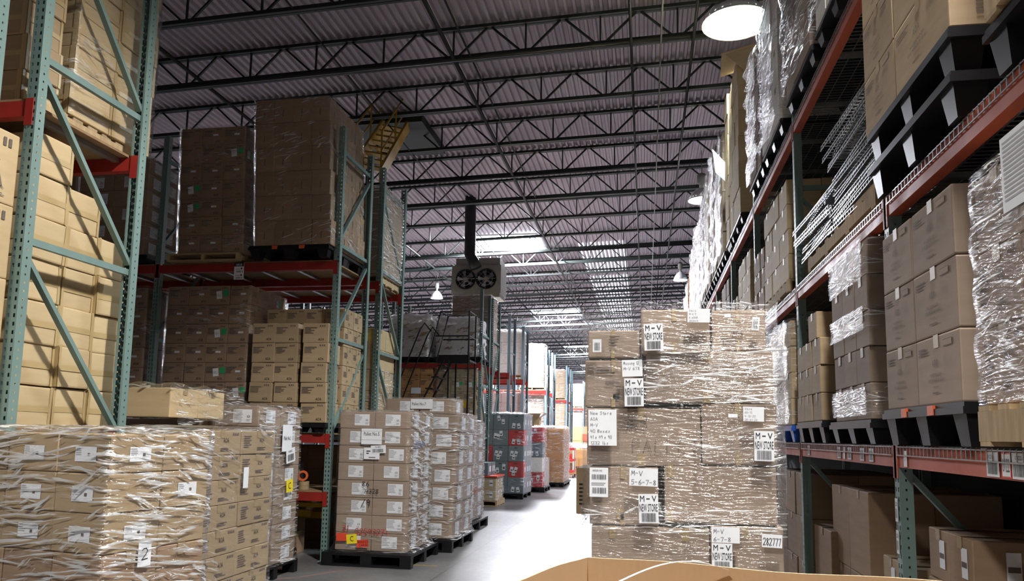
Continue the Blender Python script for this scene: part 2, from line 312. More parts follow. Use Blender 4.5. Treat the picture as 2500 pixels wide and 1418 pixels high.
def deco(kind, w_, d, h, var):
    key = (kind, round(w_, 3), round(d, 3), round(h, 3), var)
    if key in _dc: return _dc[key]
    r = random.Random(var*17+5); out = []
    P, T, L, G = MB(), MB(), MB(), MB()
    fp, ft, fl, fg = faces(P, w_, d, h), faces(T, w_, d, h), faces(L, w_, d, h), faces(G, w_, d, h)
    def tape_ends(m='tape'):
        ft['t'].rect(0, d*.5-.03, w_, d*.5+.03, m)
        for s in 'rl': ft[s].rect(d*.5-.03, h-.06, d*.5+.03, h, m)
    if kind.startswith('aoa'):
        F = fp['f']
        aoa(F, w_*.62, h*.12, w_*.22, h*.13)
        F.lines(w_*.08, h*.45, w_*.5, h*.78, 5); F.rect(w_*.08, h*.74, w_*.55, h*.79, 'ink2')
        for i in range(3): F.rect(w_*(.66+.08*i), h*.82, w_*(.71+.08*i), h*.9, 'ink2')
        S = fp['r']; aoa(S, d*.4, h*.16, d*.16, h*.12); S.lines(d*.1, h*.4, d*.5, h*.7, 4)
        for i in range(2): S.rect(d*(.6+.1*i), h*.78, d*(.66+.1*i), h*.88, 'ink2')
        tape_ends()
        if kind == 'aoag':
            if var % 6 == 0:
                L_ = fl['f']; x = w_*r.uniform(.1, .5); L_.rrect(x+.05, h*.5, .075, .10, r.uniform(-.25, .25), 'paper'); L_.lines(x+.02, h*.42, x+.08, h*.56, 4, 'ink2'); fg['f'].rrect(min(x+.14, w_-.04), h*.6, .075, .075, r.uniform(-.1, .1), 'green')
            elif var % 2 == 1: fl['f'].rect(w_*.5, h*.5, w_*.74, h*.6, 'paper')
            if var % 6 == 0: fg['r'].rrect(d*.5, h*.5, .08, .08, .1, 'green'); fl['r'].rrect(d*.3, h*.5, .06, .1, .1, 'paper')
    elif kind == 'side':        # text mostly on the aisle-facing side
        for s, W in (('r', d), ('l', d)):
            F = fp[s]; aoa(F, W*.52, h*.5, W*.14, h*.2); F.lines(W*.06, h*.25, W*.3, h*.8, 6); F.lines(W*.45, h*.14, W*.75, h*.3, 3)
            for i in range(3): F.rect(W*(.76+.06*i), h*.8, W*(.8+.06*i), h*.9, 'ink2')
        tape_ends()
    elif kind == 'labs':
        for s, W in (('f', w_), ('r', d)):
            if s == 'r' and var % 2: continue
            F = fl[s]; a, b = W*.34, W*.74; F.rect(a, h*.28, b, h*.66, 'paper'); F.lines(a+.005, h*.42, a+(b-a)*.4, h*.63, 4); F.rect(a+(b-a)*.6, h*.42, a+(b-a)*.72, h*.5, 'ink2', 2)
        ft['t'].rect(0, d*.5-.03, w_, d*.5+.03, 'tape')
    elif kind == 'lab':
        for s, W in (('f', w_), ('r', d), ('l', d)):
            F = fl[s]; a = W*(.30 if var % 2 else .42) if s == 'f' else W*.3; b = min(a+max(.15, W*.42), W*.93); F.rect(a, h*.17, b, h*.83, 'paper')
            F.lines(a+.006, h*.3, a+(b-a)*.55, h*.78, 6); aoa(F, a+(b-a)*.74, h*.42, (b-a)*.17, h*.13); F.lines(a+(b-a)*.72, h*.22, b-.005, h*.36, 2)
        ft['t'].rect(0, d*.5-.03, w_, d*.5+.03, 'tape')
    elif kind == 'band':
        for s, W in (('f', w_), ('r', d)):
            ft[s].rect(0, h*.40, W, h*.54, 'tape_l'); ft[s].rect(W*.0, 0, W*.07, h, 'tape_l', 1.5); ft[s].rect(W*.93, 0, W, h, 'tape_l', 1.5)
    elif kind == 'flask':
        F = fp['r']; W = d
        F.text('B-1190', W*.45, h*.80, W*.34, h*.08, 'ink2'); F.lines(W*.3, h*.66, W*.8, h*.72, 1)
        for i in range(2): F.rect(W*(.84+.05*i), h*.78, W*(.87+.05*i), h*.9, 'ink2')
        cx, cy = W*.8, h*.38
        for a, b in (((-.09, -.09), (.09, -.09)), ((-.09, -.09), (-.02, .04)), ((.09, -.09), (.02, .04)), ((-.02, .04), (-.02, .1)), ((.02, .04), (.02, .1)), ((-.035, .1), (.035, .1))):
            A, B = Vector((cx+a[0]*.5, cy+a[1]*.8)), Vector((cx+b[0]*.5, cy+b[1]*.8)); n = (B-A).normalized(); n = Vector((-n.y, n.x))*.003
            P.add([F.P(*(A-n), 2), F.P(*(B-n), 2), F.P(*(B+n), 2), F.P(*(A+n), 2)], [(0, 1, 2, 3)], 'ink2')
        P.add([F.P(cx-.03, cy-.05, 2), F.P(cx+.03, cy-.05, 2), F.P(cx, cy, 2)], [(0, 1, 2)], 'ink2')
        F.text('AQUA', W*.66, h*.18, W*.22, h*.05, 'ink2'); F.lines(W*.4, h*.08, W*.9, h*.13, 2)
        tape_ends()
    elif kind == 'handle':
        for s, W in (('f', w_), ('r', d)): fp[s].rect(W*.47, h*.25, W*.53, h*.55, 'ink2')
        tape_ends()
    elif kind == 'big':
        for s in 'lr':
            F = fp[s]; W = d; aoa(F, W*.40, h*.54, W*.13, h*.11, 'ink2')
            F.text('WATERPROOF', W*.33, h*.40, W*.27, h*.05, 'ink2'); F.text('EYE MAKEUP SEAL', W*.29, h*.32, W*.36, h*.05, 'ink2'); F.text('Remover', W*.41, h*.24, W*.12, h*.035, 'ink2'); F.lines(W*.38, h*.14, W*.58, h*.18, 1)
            F.lines(W*.07, h*.72, W*.34, h*.85, 3); F.rect(W*.66, h*.8, W*.86, h*.9, 'ink2', 1); F.rect(W*.665, h*.81, W*.855, h*.89, 'kraft_m', 1.5)
            for i in range(4): F.rect(W*(.68+.045*i), h*.82, W*(.705+.045*i), h*.87, 'ink2')
        F = fp['f']; F.text('SKU#: LAB', w_*.2, h*.78, w_*.4, h*.05, 'ink2'); F.lines(w_*.2, h*.62, w_*.6, h*.75, 3); F.lines(w_*.2, h*.15, w_*.55, h*.4, 5)
        pass
        tape_ends()
    elif kind == 'tote':
        F = fp['f']; F.rect(w_*.4, h*.84, w_*.6, h*.89, 'ink')
        for i in range(r.randint(2, 4)):
            x, y = w_*r.uniform(.15, .85), h*r.uniform(.25, .8); fl['f'].rrect(x, y, .075, .12, r.uniform(-.3, .3), 'paper', 1+i*.4); F.rrect(x, y-.02, .05, .03, 0, 'ink2', 3)
        for i in range(2): fl['r'].rrect(d*r.uniform(.2, .8), h*.5, .09, .12, 0, 'paper', 1+i*.4)
    elif kind == 'smalllab':
        for s, W in (('f', w_), ('l', d), ('r', d)): fl[s].rect(W*.55, h*.25, W*.8, h*.8, 'paper'); fp[s].rect(W*.57, h*.45, W*.78, h*.55, 'ink2', 2)
        tape_ends()
    else: tape_ends()
    for nme, mb in (('printed_mark', P), ('tape', T), ('label', L), ('green_sticker', G)):
        if mb.f: out.append((nme, mb.mesh(nme)))
    _dc[key] = out; return out
def carton(loc, w_, d, h, kind='aoa', m='kraft', rz=0, label='', group=None, var=0, cat='box', name='carton', bev=.005, seg=1, parts=True, tilt=(0, 0)):
    me = body_mesh(w_, d, h, m, var % 4, bev, seg)
    o = ob(name, me, None, loc, (tilt[0], tilt[1], rz), label=label, category=cat, group=group)
    if parts:
        for nme, pm in deco(kind, w_, d, h, var % 6): ob(nme, pm, o)
    if len(label.replace(',', ' ').split()) > 16: LONG.append(label)
    return o
LONG = []
ORD = ['first', 'second', 'third', 'fourth', 'fifth', 'sixth', 'seventh', 'eighth', 'ninth', 'tenth', 'eleventh', 'twelfth']
def stack(desc, x0, y0, z0, bw, bd, bh, nx, ny, nz, kind='aoa', m='kraft', rz=0, side='r', heights=None, jit=.006, parts=True, group=None, cat='box', name='carton', word='carton', lean=(0, 0), skip=(), toplayer=None, tiltj=.0):
    """a block of boxes seen from the front (-y) and from one side; (x0,y0) front left corner"""
    r = random.Random(int(abs(x0*100+y0*10+z0))+nx); ca, sa = math.cos(rz), math.sin(rz)
    group = group or 'boxes of the '+desc
    sx = nx-1 if side == 'r' else 0
    showtop = (z0+bh*nz < 1.7) if toplayer is None else toplayer
    for k in range(nz):
        for j in range(ny):
            for i in range(nx):
                top = (k == nz-1) or (heights and k == heights[i]-1)
                if heights and k >= heights[i]: continue
                stair = heights and 0 <= i+1 < nx and k >= heights[i+1]
                if not (j == 0 or i == sx or (top and showtop) or stair): continue
                if (i, j, k) in skip: continue
                lx = (i+.5)*bw+r.uniform(-jit, jit)+lean[0]*k*bh; ly = (j+.5)*bd+r.uniform(-jit, jit)+lean[1]*k*bh
                n = nz-1-k
                lay = 'top' if n == 0 else ('bottom' if k == 0 else ORD[n]+' layer')
                if j == 0:
                    if nx == 1: pos = 'front'
                    else: pos = 'leftmost' if i == 0 else ('rightmost' if i == nx-1 else ORD[i]+' from left')
                else: pos = (ORD[j] + ' row back' + ('' if i == sx else ' '+ORD[i]+' from left'))
                if nz == 1 and j == 0: lab = f'{word}, {pos}, {desc}'
                else: lab = f'{word}, {lay}, {pos}, {desc}'
                carton((x0+lx*ca-ly*sa, y0+lx*sa+ly*ca, z0+k*bh), bw, bd, bh, kind, m, rz+r.uniform(-jit, jit)*1.5, lab, group, r.randint(0, 11), cat, name, parts=parts, tilt=(r.uniform(-tiltj, tiltj), r.uniform(-tiltj, tiltj)))
def film(label, x0, y0, x1, y1, z0, z1, m='film', rz=0, off=.012, amp=.010, step=.07, top=True, parts=(), bottom_flare=0, sag=.0, seed=1, lean=(0, 0), m2=None):
    """stretch film round a load: four rippled sides and a draped top"""
    r = random.Random(seed); w_, d, h = x1-x0+2*off, y1-y0+2*off, z1-z0+off
    ph = [r.uniform(0, 6) for _ in range(8)]
    nx, ny, nz = max(2, int(w_/step)), max(2, int(d/step)), max(2, int(h/step))
    per = [(i/nx*w_, 0, 0, -1) for i in range(nx)]+[(w_, j/ny*d, 1, 0) for j in range(ny)]+[(w_-i/nx*w_, d, 0, 1) for i in range(nx)]+[(0, d-j/ny*d, -1, 0) for j in range(ny)]
    N = len(per); mb = MB(); vs = []
    for k in range(nz+1):
        z = h*k/nz
        for i, (x, y, a, b) in enumerate(per):
            q = amp*(math.sin(z*9+x*3+y*4+ph[0])*math.sin(z*23+ph[1]+x*5)+.6*math.sin(x*13+y*11+z*31+ph[2]))*.6+amp*.55
            if k == 0: q += bottom_flare
            vs.append((x+a*q+lean[0]*z, y+b*q+lean[1]*z, z))
    fs = [(k*N+i, k*N+(i+1) % N, (k+1)*N+(i+1) % N, (k+1)*N+i) for k in range(nz) for i in range(N)]
    mb.add(vs, fs, m)
    if m2:  # side facing the aisle gets whiter streaks, its glare put into the colour
        k2 = mb.mi(m2)
        for q, f in enumerate(fs):
            if nx <= q % N < nx+ny: mb.m[q] = k2
    if top:
        g = []
        for j in range(ny+1):
            for i in range(nx+1):
                x, y = i/nx*w_, j/ny*d; e = min(i, nx-i, j, ny-j)
                g.append((x+lean[0]*h, y+lean[1]*h, h+(0 if e == 0 else amp*(1+math.sin(x*21+ph[3])*math.sin(y*17+x*9+ph[4])))))
        mb.add(g, [(j*(nx+1)+i, j*(nx+1)+i+1, (j+1)*(nx+1)+i+1, (j+1)*(nx+1)+i) for j in range(ny) for i in range(nx)], m)
    ca, sa = math.cos(rz), math.sin(rz)
    o = mb.obj('shrink_wrap', None, (x0-off*ca+off*sa, y0-off*sa-off*ca, z0), smooth=True, label=label, category='plastic wrap'); o.rotation_euler = (0, 0, rz)
    return o
# ------------------------------------------------------------------ pallets
_pp = {}
def proto(key, fn):
    if key not in _pp: _pp[key] = fn()
    return _pp[key]
def place(parts, name, label, cat, loc, rz=0, group=None):
    o = thing(name, label, cat, loc, rz, group)
    for n, me in parts: ob(n, me, o)
    return o
def wood_pallet(label, x0, y0, z0, w_, d, h=.13, rz=0, group=None):
    """boards run along x, stringers along y; origin at the front left corner"""
    def mk():
        t = MB(); n = 7
        for i in range(n):
            y = i*(d-.1)/(n-1); t.box(0, w_, y, y+.09, h-.02, h, 'wood')
        b = MB()
        for i in range(4):
            y = i*(d-.1)/3; b.box(0, w_, y, y+.09, 0, .018, 'wood')
        out = [('deck_boards', t.mesh('deck_boards')), ('bottom_boards', b.mesh('bottom_boards'))]
        for x in (0, w_/2-.02, w_-.04):
            s = MB(); s.box(x, x+.04, 0.001, d-.001, .0185, h-.0205, 'wood'); out.append(('stringer', s.mesh('stringer')))
        return out
    return place(proto(('w', w_, d, h), mk), 'wooden_pallet', label, 'pallet', (x0, y0, z0), rz, group)
def plastic_pallet(label, x0, y0, z0, w_, d, h=.15, rz=0, group=None, grips=False, m='black', film_skirt=False):
    def mk():
        t = MB(); t.box(0, w_, 0, d, h-.035, h, m); t.box(-.008, w_+.008, -.008, d+.008, h-.05, h-.02, m); out = [('deck', t.mesh('deck'))]
        for i in range(3):
            for j in range(3):
                cx, cy = .08+i*(w_-.16)/2, .08+j*(d-.16)/2; s = MB(); a, b = .07, .05
                s.hexa([(cx-b, cy-b, 0), (cx+b, cy-b, 0), (cx+b, cy+b, 0), (cx-b, cy+b, 0), (cx-a, cy-a, h-.05), (cx+a, cy-a, h-.05), (cx+a, cy+a, h-.05), (cx-a, cy+a, h-.05)], m)
                out.append(('foot', s.mesh('foot')))
        if grips:
            for v in (.33, .67):
                s = MB()
                s.box(-.012, .0, d*v-.035, d*v+.035, h-.048, h-.004, 'orange'); out.append(('orange_grip', s.mesh('orange_grip')))
                s = MB(); s.box(w_*v-.035, w_*v+.035, -.012, 0, h-.048, h-.004, 'orange'); out.append(('orange_grip', s.mesh('orange_grip')))
        return out
    return place(proto(('p', w_, d, h, grips, m), mk), 'plastic_pallet', label, 'pallet', (x0, y0, z0), rz, group)
def skid_pallet(label, x0, y0, w_, d, h=.15, rz=0):
    def mk():
        t = MB(); t.box(0, w_, 0, d, h-.03, h, 'black'); out = [('deck', t.mesh('deck'))]
        for j in range(3):
            y = j*(d-.09)/2; s = MB(); s.box(0, w_, y, y+.09, 0, .022, 'black')
            for i in range(3): s.box(i*(w_-.13)/2, i*(w_-.13)/2+.13, y, y+.09, .022, h-.03, 'black')
            out.append(('runner', s.mesh('runner')))
        return out
    return place(proto(('s', w_, d, h), mk), 'plastic_pallet', label, 'pallet', (x0, y0, 0), rz)
# ------------------------------------------------------------------ racking
def holed(mb, O, U, V, width, height, cols, hw, hh, pitch, m):
    """flat steel strip with punched holes"""
    O, U, V = Vector(O), Vector(U), Vector(V); n = int(height/pitch); us = [0]
    for c in cols: us += [c-hw/2, c+hw/2]
    us.append(width)
    def q(u0, u1, v0, v1): mb.add([O+U*u0+V*v0, O+U*u1+V*v0, O+U*u1+V*v1, O+U*u0+V*v1], [(0, 1, 2, 3)], m)
    for i in range(0, len(us)-1, 2): q(us[i], us[i+1], 0, height)
    for c in cols:
        v = 0
        for k in range(n):
            vc = (k+.5)*pitch; q(c-hw/2, c+hw/2, v, vc-hh/2); v = vc+hh/2
        q(c-hw/2, c+hw/2, v, height)
def post_mesh(h, m, key=''):
    mb = MB(); W = .076; D = .070
    for e in (0, .0022):     # outer and inner skin of the sheet
        holed(mb, (-W/2+e, e, 0), (1, 0, 0), (0, 0, 1), W-2*e, h, (.018, W-2*e-.018), .013, .024, .0508, m)
        holed(mb, (W/2-e, e, 0), (0, 1, 0), (0, 0, 1), D-e, h, (.034,), .010, .013, .0508, m)
        holed(mb, (-W/2+e, e, 0), (0, 1, 0), (0, 0, 1), D-e, h, (.034,), .010, .013, .0508, m)
    mb.box(-W/2, -W/2+.016, D-.002, D, 0, h, m); mb.box(W/2-.016, W/2, D-.002, D, 0, h, m)
    return mb.mesh('post')
def upright(label, x, y, h, depth=1.04, diag=1, m='teal', face='-y', group=None, lod=0, zs=None, wrapped=None):
    """end frame: two punched posts tied by horizontal and diagonal braces. face: side on which beams hook"""
    key = ('post', h, m, lod)
    def mkpost():
        if not lod: return [('p', post_mesh(h, m))]
        b = MB(); b.box(-.038, .038, 0, .004, 0, h, m); b.box(-.038, -.034, .004, .07, 0, h, m); b.box(.034, .038, .004, .07, 0, h, m); return [('p', b.mesh('post'))]
    pm = proto(key, mkpost)[0][1]
    rz = 0 if face == '-y' else -math.pi/2
    o = thing('rack_upright', label, 'rack frame', (x, y, 0), rz, group)
    ob('post', pm, o); ob('post', pm, o, (0, depth, 0), (0, 0, math.pi))
    zs = zs or [.23, 1.43, 2.63, 3.80, 4.99]
    zs = [z for z in zs if z < h-.05]
    for z in zs:
        b = MB(); b.box(-.016, .016, .045, depth-.045, z-.022, z+.022, m); b.obj('horizontal_brace', o)
    for a, b_ in zip(zs, zs[1:]+[h+.2]):
        if b_ > h-.05: b_ = None
        if b_ is None: continue
        lo, hi = a+.06, b_-.1
        b = MB(); p, q = ((0, .06, hi), (0, depth-.06, lo)) if diag == 1 else ((0, .06, lo), (0, depth-.06, hi))
        b.bar(p, q, .03, .04, m, (1, 0, 0)); b.obj('diagonal_brace', o)
    for yy in (.035, depth-.035):
        b = MB(); b.box(-.06, .06, yy-.06, yy+.06, 0, .008, m); b.obj('foot_plate', o)
    return o
def beam(label, p0, length, axis='x', m='red', z=0, hgt=.10, group=None, lip=True, face=-1):
    """load beam, top at z; hooks on posts with a plate at each end"""
    b = MB(); t = .045
    if axis == 'x':
        b.box(0, length, 0, t, -hgt, 0, m); b.box(0, length, t, t+.02, -hgt, -.035, m)
    else:
        b.box(0, t, 0, length, -hgt, 0, m); b.box(t, t+.02, 0, length, -hgt, -.035, m)
    o = b.obj('rack_beam', None, (*p0, z), label=label, category='rack beam', group=group)
    for e in (0, length):
        c = MB(); s = 1 if e == 0 else -1
        if axis == 'x': c.box(e-.055 if s == 1 else e, e if s == 1 else e+.055, -.006, 0, -hgt-.06, .012, m)
        else: c.box(-.006, 0, e-.055 if s == 1 else e, e if s == 1 else e+.055, -hgt-.06, .012, m)
        c.obj('beam_connector', o)
    return o
def wire_mesh_parts(L, D, m='galv', lipd=.05, pitch=.05, cross=.10):
    b = MB(); r = .0028; n = int(L/pitch)
    for i in range(n+1):
        y = i*L/n; b.box(0, D, y-r, y+r, -r, r, m); b.box(-r, r, y-r, y+r, -lipd, 0, m)
    for k in range(int(D/cross)+1):
        x = k*cross; b.box(x-r, x+r, 0, L, -3*r, -r, m)
    b.box(-2*r-.002, -r, 0, L, -lipd-r, -lipd+r, m)
    c = []
    for k in range(3):
        s = MB(); y = L*(.15+.35*k); s.box(.03, D-.03, y-.02, y+.02, -.04, -3*r, m); c.append(('support_channel', s.mesh('support_channel')))
    return [('wire_mesh', b.mesh('wire_mesh'))]+c
# ------------------------------------------------------------------ the building
YB, YE, XL, XR = -9, 88, -24, 9
def roofz(x): return 8.8+.031*x
def struct(name, mb, **k): o = mb.obj(name, **k); o['kind'] = 'structure'; return o
b = MB(); b.box(XL, XR, YB, YE, -.1, 0, 'floor'); struct('floor', b)
def deck_roof():
    b = MB(); p = .15; n = int((XR-XL)/p); prof = []
    for i in range(n):
        x = XL+i*p; prof += [(x, 0), (x+.045, 0), (x+.065, .055), (x+.13, .055)]
    prof.append((XL+n*p, 0)); vs = []
    for y in (YB, YE): vs += [(x, y, roofz(x)+z) for x, z in prof]
    N = len(prof); b.add(vs, [(i, i+1, N+i+1, N+i) for i in range(N-1)], 'deckroof')
    vs2 = [(x, y, roofz(x)+z+.1) for y in (YB, YE) for x, z in ((XL, 0), (XR, 0))]; b.add(vs2, [(0, 1, 3, 2)], 'deckroof')
    struct('ceiling', b)
deck_roof()
for nm, bx, m in (('wall_back', (XL, XR, YB-.2, YB, 0, 9.3), 'whitewall'), ('wall_far', (XL, XR, YE, YE+.2, 0, 9.3), 'whitewall'), ('wall_left', (XL-.2, XL, YB, YE, 0, 9.3), 'darkwall'), ('wall_right', (2.55, 2.75, YB, 32, 0, 9.3), 'darkwall'), ('wall_right', (XR, XR+.2, YB, YE, 0, 9.3), 'whitewall')):  # nearer wall_right is an added dark wall, giving the right rack a black backdrop
    b = MB(); b.box(*bx, m); struct(nm, b)
b = MB(); b.box(-7.6, -6.2, YE-.02, YE-.001, 4.9, 6.8, 'win'); struct('window_1', b)
# roof joists: top and bottom chord angles, diagonal and vertical web rods
def joist_mesh(girder):
    b = MB(); P = 1.30; D = .56; x0, x1 = XL+.1, XR-.1
    zt = lambda x: .031*x-.03
    for dy in (-.035, .035):
        for o, hh in ((0, .045), (-D, .055 if not girder else .09)):
            b.bar((x0, dy, zt(x0)+o), (x1, dy, zt(x1)+o), .055, hh+.01, 'steel_d')
    n0 = int(x0/P)-1; n1 = int(x1/P)+1
    for i in range(n0, n1+1):
        x = i*P+.55
        if x-P/2 < x0 or x+P/2 > x1: continue
        zb = zt(x)-D
        b.bar((x, 0, zb), (x, 0, zt(x)), .03, .03, 'steel_d', (0, 1, 0))
        for s in (-1, 1): b.bar((x+s*.05, 0, zb+.01), (x+s*(P/2-.04), 0, zt(x+s*P/2)-.02), .035, .035, 'steel_d', (0, 1, 0))
    return b.mesh('roof_joist')
jm = [joist_mesh(0), joist_mesh(1)]
k = 0; y = 4.4
while y < YE-1:
    o = ob('roof_joist', jm[1 if k % 4 == 0 else 0], None, (0, y, 8.8)); o['kind'] = 'structure'
    y += 2.0; k += 1
# pipes: thick mains slung under some joists, long runs down the hall
def pipe(name, label, pts, r, m='pipe', cat='pipe', group=None):
    b = MB(); b.tube(pts, r, m, 10); return b.obj(name, None, smooth=True, label=label, category=cat, group=group)
for i, y in enumerate((12.25, 18.3, 26.3, 34.3, 42.3)):
    pipe('sprinkler_pipe', f'dark sprinkler main slung crosswise under the {ORD[i]} heavy roof joist', [(x, y, 8.8-.67+.031*x) for x in (XL+1, 2.5)], .035)
for i, (x, z, r, nm) in enumerate(((-3.3, 8.05, .035, 'dark double pipe run above the left rack ends, joist level'), (-3.02, 8.12, .018, 'thinner dark pipe beside the main run above left rack ends'), (-.22, 8.0, .024, 'greyish pipe running the hall above the middle of the aisle'), (.27, 8.02, .014, 'thin pale pipe right of the middle pipe run above the aisle'), (.80, 8.1, .026, 'dark pipe run nearest the row of lit high bay lamps'), (-8.2, 8.0, .035, 'dark pipe run far left near the roof above the racks'), (-5.4, 8.05, .015, 'thin pipe run over the left racks near the skylights'))):
    pipe('roof_pipe', nm, [(x, y, z) for y in (YB+1, YE-1)], r, 'pipe' if i not in (3,) else 'unit')
# skylights with lit wells
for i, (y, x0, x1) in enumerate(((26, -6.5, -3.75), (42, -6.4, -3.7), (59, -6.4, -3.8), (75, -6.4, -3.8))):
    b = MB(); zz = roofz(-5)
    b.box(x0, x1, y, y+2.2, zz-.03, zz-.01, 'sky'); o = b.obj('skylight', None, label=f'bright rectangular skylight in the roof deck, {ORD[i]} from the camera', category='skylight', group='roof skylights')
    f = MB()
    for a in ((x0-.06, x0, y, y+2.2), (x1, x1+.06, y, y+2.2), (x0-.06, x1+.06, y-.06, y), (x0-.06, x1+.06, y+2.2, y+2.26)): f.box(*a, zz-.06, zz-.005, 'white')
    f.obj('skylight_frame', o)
# glare on the deck ribs, added as glowing strips down the middle of the hall
M['glare'] = mat('glowing_deck_glare', (.9, .95, 1), .5, emit=(.85, .95, 1), es=6)  # emission stands in for glare on the ribbed deck
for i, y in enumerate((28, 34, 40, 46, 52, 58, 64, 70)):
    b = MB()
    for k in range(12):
        x = -2.6+k*.15+.05; b.box(x, x+.085, y, y+5.2, roofz(x)+.030, roofz(x)+.036, 'glare')
    b.obj('roof_glare_strip', None, label=f'glowing strips added as deck panel over the aisle, {ORD[i]} from the camera', category='skylight', group='added deck glare strips')
# high bay lamps
def lamp_proto():
    a = MB(); a.lathe([(.045, .30), (.05, .42), (.09, .46), (.09, .66), (.05, .70), (0.001, .70)], (0, 0, 0), 'unit', 16)
    s = MB(); s.lathe([(.05, .32), (.10, .30), (.20, .18), (.27, .0), (.262, .0), (.195, .17), (.10, .285), (.05, .30)], (0, 0, 0), 'white', 28)
    g = MB(); g.lathe([(.0, .02), (.12, .015), (.23, .03), (.25, .05), (.20, .12), (.0, .2)], (0, 0, 0), 'lamp', 24)
    h = MB(); h.tube([(0, 0, .7), (0, 0, 1.3)], .008, 'unit', 6); 
    return [('ballast_housing', a.mesh('ballast_housing', True)), ('lamp_shade', s.mesh('lamp_shade', True)), ('lit_lens', g.mesh('lit_lens', True)), ('hanger', h.mesh('hanger'))]
lp = lamp_proto(); nr = nl = 0
for x, y, z, p in LAMPS:
    if y < -2: continue
    if x > -5: lab = ('lit high bay lamp overhead, out of the picture, nearest the camera' if y < 5 else f'lit high bay lamp above the right racks, {ORD[nr]} along the aisle'); nr += y > 5
    else: lab = f'lit high bay lamp hanging over the left racks, {ORD[nl]} from camera'; nl += 1
    o = place(lp, 'high_bay_lamp', lab, 'lamp', (x, y, z-.3), 0, 'high bay lamps')
    if x > 1.2 and 5 < y < 20: o.scale = (1.8, 1.8, 1.0) if y < 15 else (1.3, 1.3, 1.0)
# ------------------------------------------------------------------ left racking: rows run away from the aisle, end frames face it
LX = -3.72
rows = [('nearest left rack row', 3.62, 'back', -1), ('first left rack row', 3.88, 'front', 1), ('second left rack row', 8.58, 'front', -1), ('third left rack row', 10.06, 'front', 1),
        ('fourth left rack row', 16.85, 'front', 1), ('fifth left rack row', 18.10, 'front', -1), ('sixth left rack row', 20.5, 'front', 1), ('seventh left rack row', 22.9, 'front', -1), ('eighth left rack row', 28.4, 'front', 1),
        ('ninth left rack row', 30.3, 'front', -1), ('tenth left rack row', 36, 'front', 1), ('eleventh left rack row', 38, 'front', 1), ('twelfth left rack row', 46, 'front', 1), ('thirteenth left rack row', 56, 'front', 1)]
BAY = 2.42
LEV = {0: [], 1: [1.47, 3.50], 2: [.79, 1.47, 3.58], 3: [1.47, 3.62], 4: [3.12], 5: [3.12], 6: [3.2], 7: [3.2], 8: [3.2], 9: [3.2], 10: [3.2], 11: [3.2], 12: [3.2], 13: [3.2]}
for ri, (nm, y, kind, dg) in enumerate(rows):
    h = 5.30 if ri < 4 else 4.85
    if ri == 0: upright('green punched rack end frame at the far left picture edge', LX, y-1.04, 5.3, 1.04, 1, group='end frames of the left racks'); continue
    m = 'teal' if ri < 6 else 'bluegrey'
    nb = 4 if ri < 4 else (3 if ri < 6 else 2)
    for k in range(nb):
        where = 'end frame facing the aisle' if k == 0 else f'frame, {ORD[k]} in from the aisle end'
        upright(f'punched rack {where}, {nm}', LX-k*BAY, y, h if k or ri != 1 else 6.2, 1.04 if ri < 4 else .95, dg, m, lod=0 if (ri < 6 and k < 2) else 1, group='frames of the left racks', zs=[.23, 1.43, 2.63, 3.80, 4.99, 6.1] if ri == 1 else None)
        if k == nb-1: break
        for z in LEV[ri]:
            if z < 1 and k > 0: continue
            lv = {0: 'lowest'}.get(0 if z < 1 else 1, 'lower' if z < 2 else 'upper')
            for side, yy in (('front', y), ('rear', y+(1.04 if ri < 4 else .95)-.065)):
                if ri > 7 and side == 'rear': continue
                beam(f'red {side} beam, {lv} level, {ORD[k]} bay of the {nm}', (LX-k*BAY-BAY+.038, yy), BAY-.076, 'x', 'red', z, group='beams of the left racks')
            b = MB(); D = 1.04 if ri < 4 else .95
            b.box(.02, BAY-.1, .012, D-.012, .002, .02, 'ply'); x_ = LX-k*BAY-BAY+.038
            d_ = b.obj('rack_shelf', None, (x_, y, z), label=f'plywood shelf, {lv} level, {ORD[k]} bay of the {nm}', category='shelf', group='shelves of the left racks')
            for q in range(5):
                if ri > 5: break
                s = MB(); xx = .2+q*.5; s.box(xx, xx+.05, .07, D-.07, -.035, .001, 'galv'); s.obj('support_bar', d_)
# ------------------------------------------------------------------ right racking: one long row beside the aisle
RX = 1.35; RB = 2.6
RL = [1.47, 2.87, 4.42]
lvn = ['first', 'second', 'third']
wm = wire_mesh_parts(RB-.09, 1.04)
for k in range(-1, 10):
    y = 4.5+RB*k
    h = 6.1 if k != 1 else 4.42
    h = {0: 3.9, 1: 4.6, 2: 5.45}.get(k, 5.4)
    n = 'nearest' if k == 0 else (ORD[k] if k > 0 else 'zeroth')
    if k >= 0: upright(f'green punched rack frame of the right row, {n} in view' if k == 0 else f'green punched rack frame of the right row, {ORD[k]} in view', RX, y, h, 1.04, 1, 'teal', '+x', lod=0 if k < 4 else 1, group='frames of the right rack')
    else: upright('green punched rack frame of the right row, just outside view', RX, y, 6, 1.04, 1, 'teal', '+x', lod=1, group='frames of the right rack')
for k in range(-1, 9):
    y = 4.5+RB*k
    bn = 'nearest bay' if k == -1 else ORD[k+1]+' bay'
    for li, z in enumerate(RL):
        for side, xx in (('front', RX), ('rear', RX+.975)):
            if k > 4 and side == 'rear': continue
            beam(f'orange {side} beam under the {lvn[li]} storage level, {bn}, right rack', (xx, y+.038), RB-.076, 'y', 'orangered', z, .105, group='beams of the right rack')
        if k < 5:
            o = place(wm, 'wire_deck', f'galvanised wire deck of the {lvn[li]} storage level, {bn}, right rack', 'wire deck', (RX-.004, y+.045, z+.010), 0, 'wire decks of the right rack')
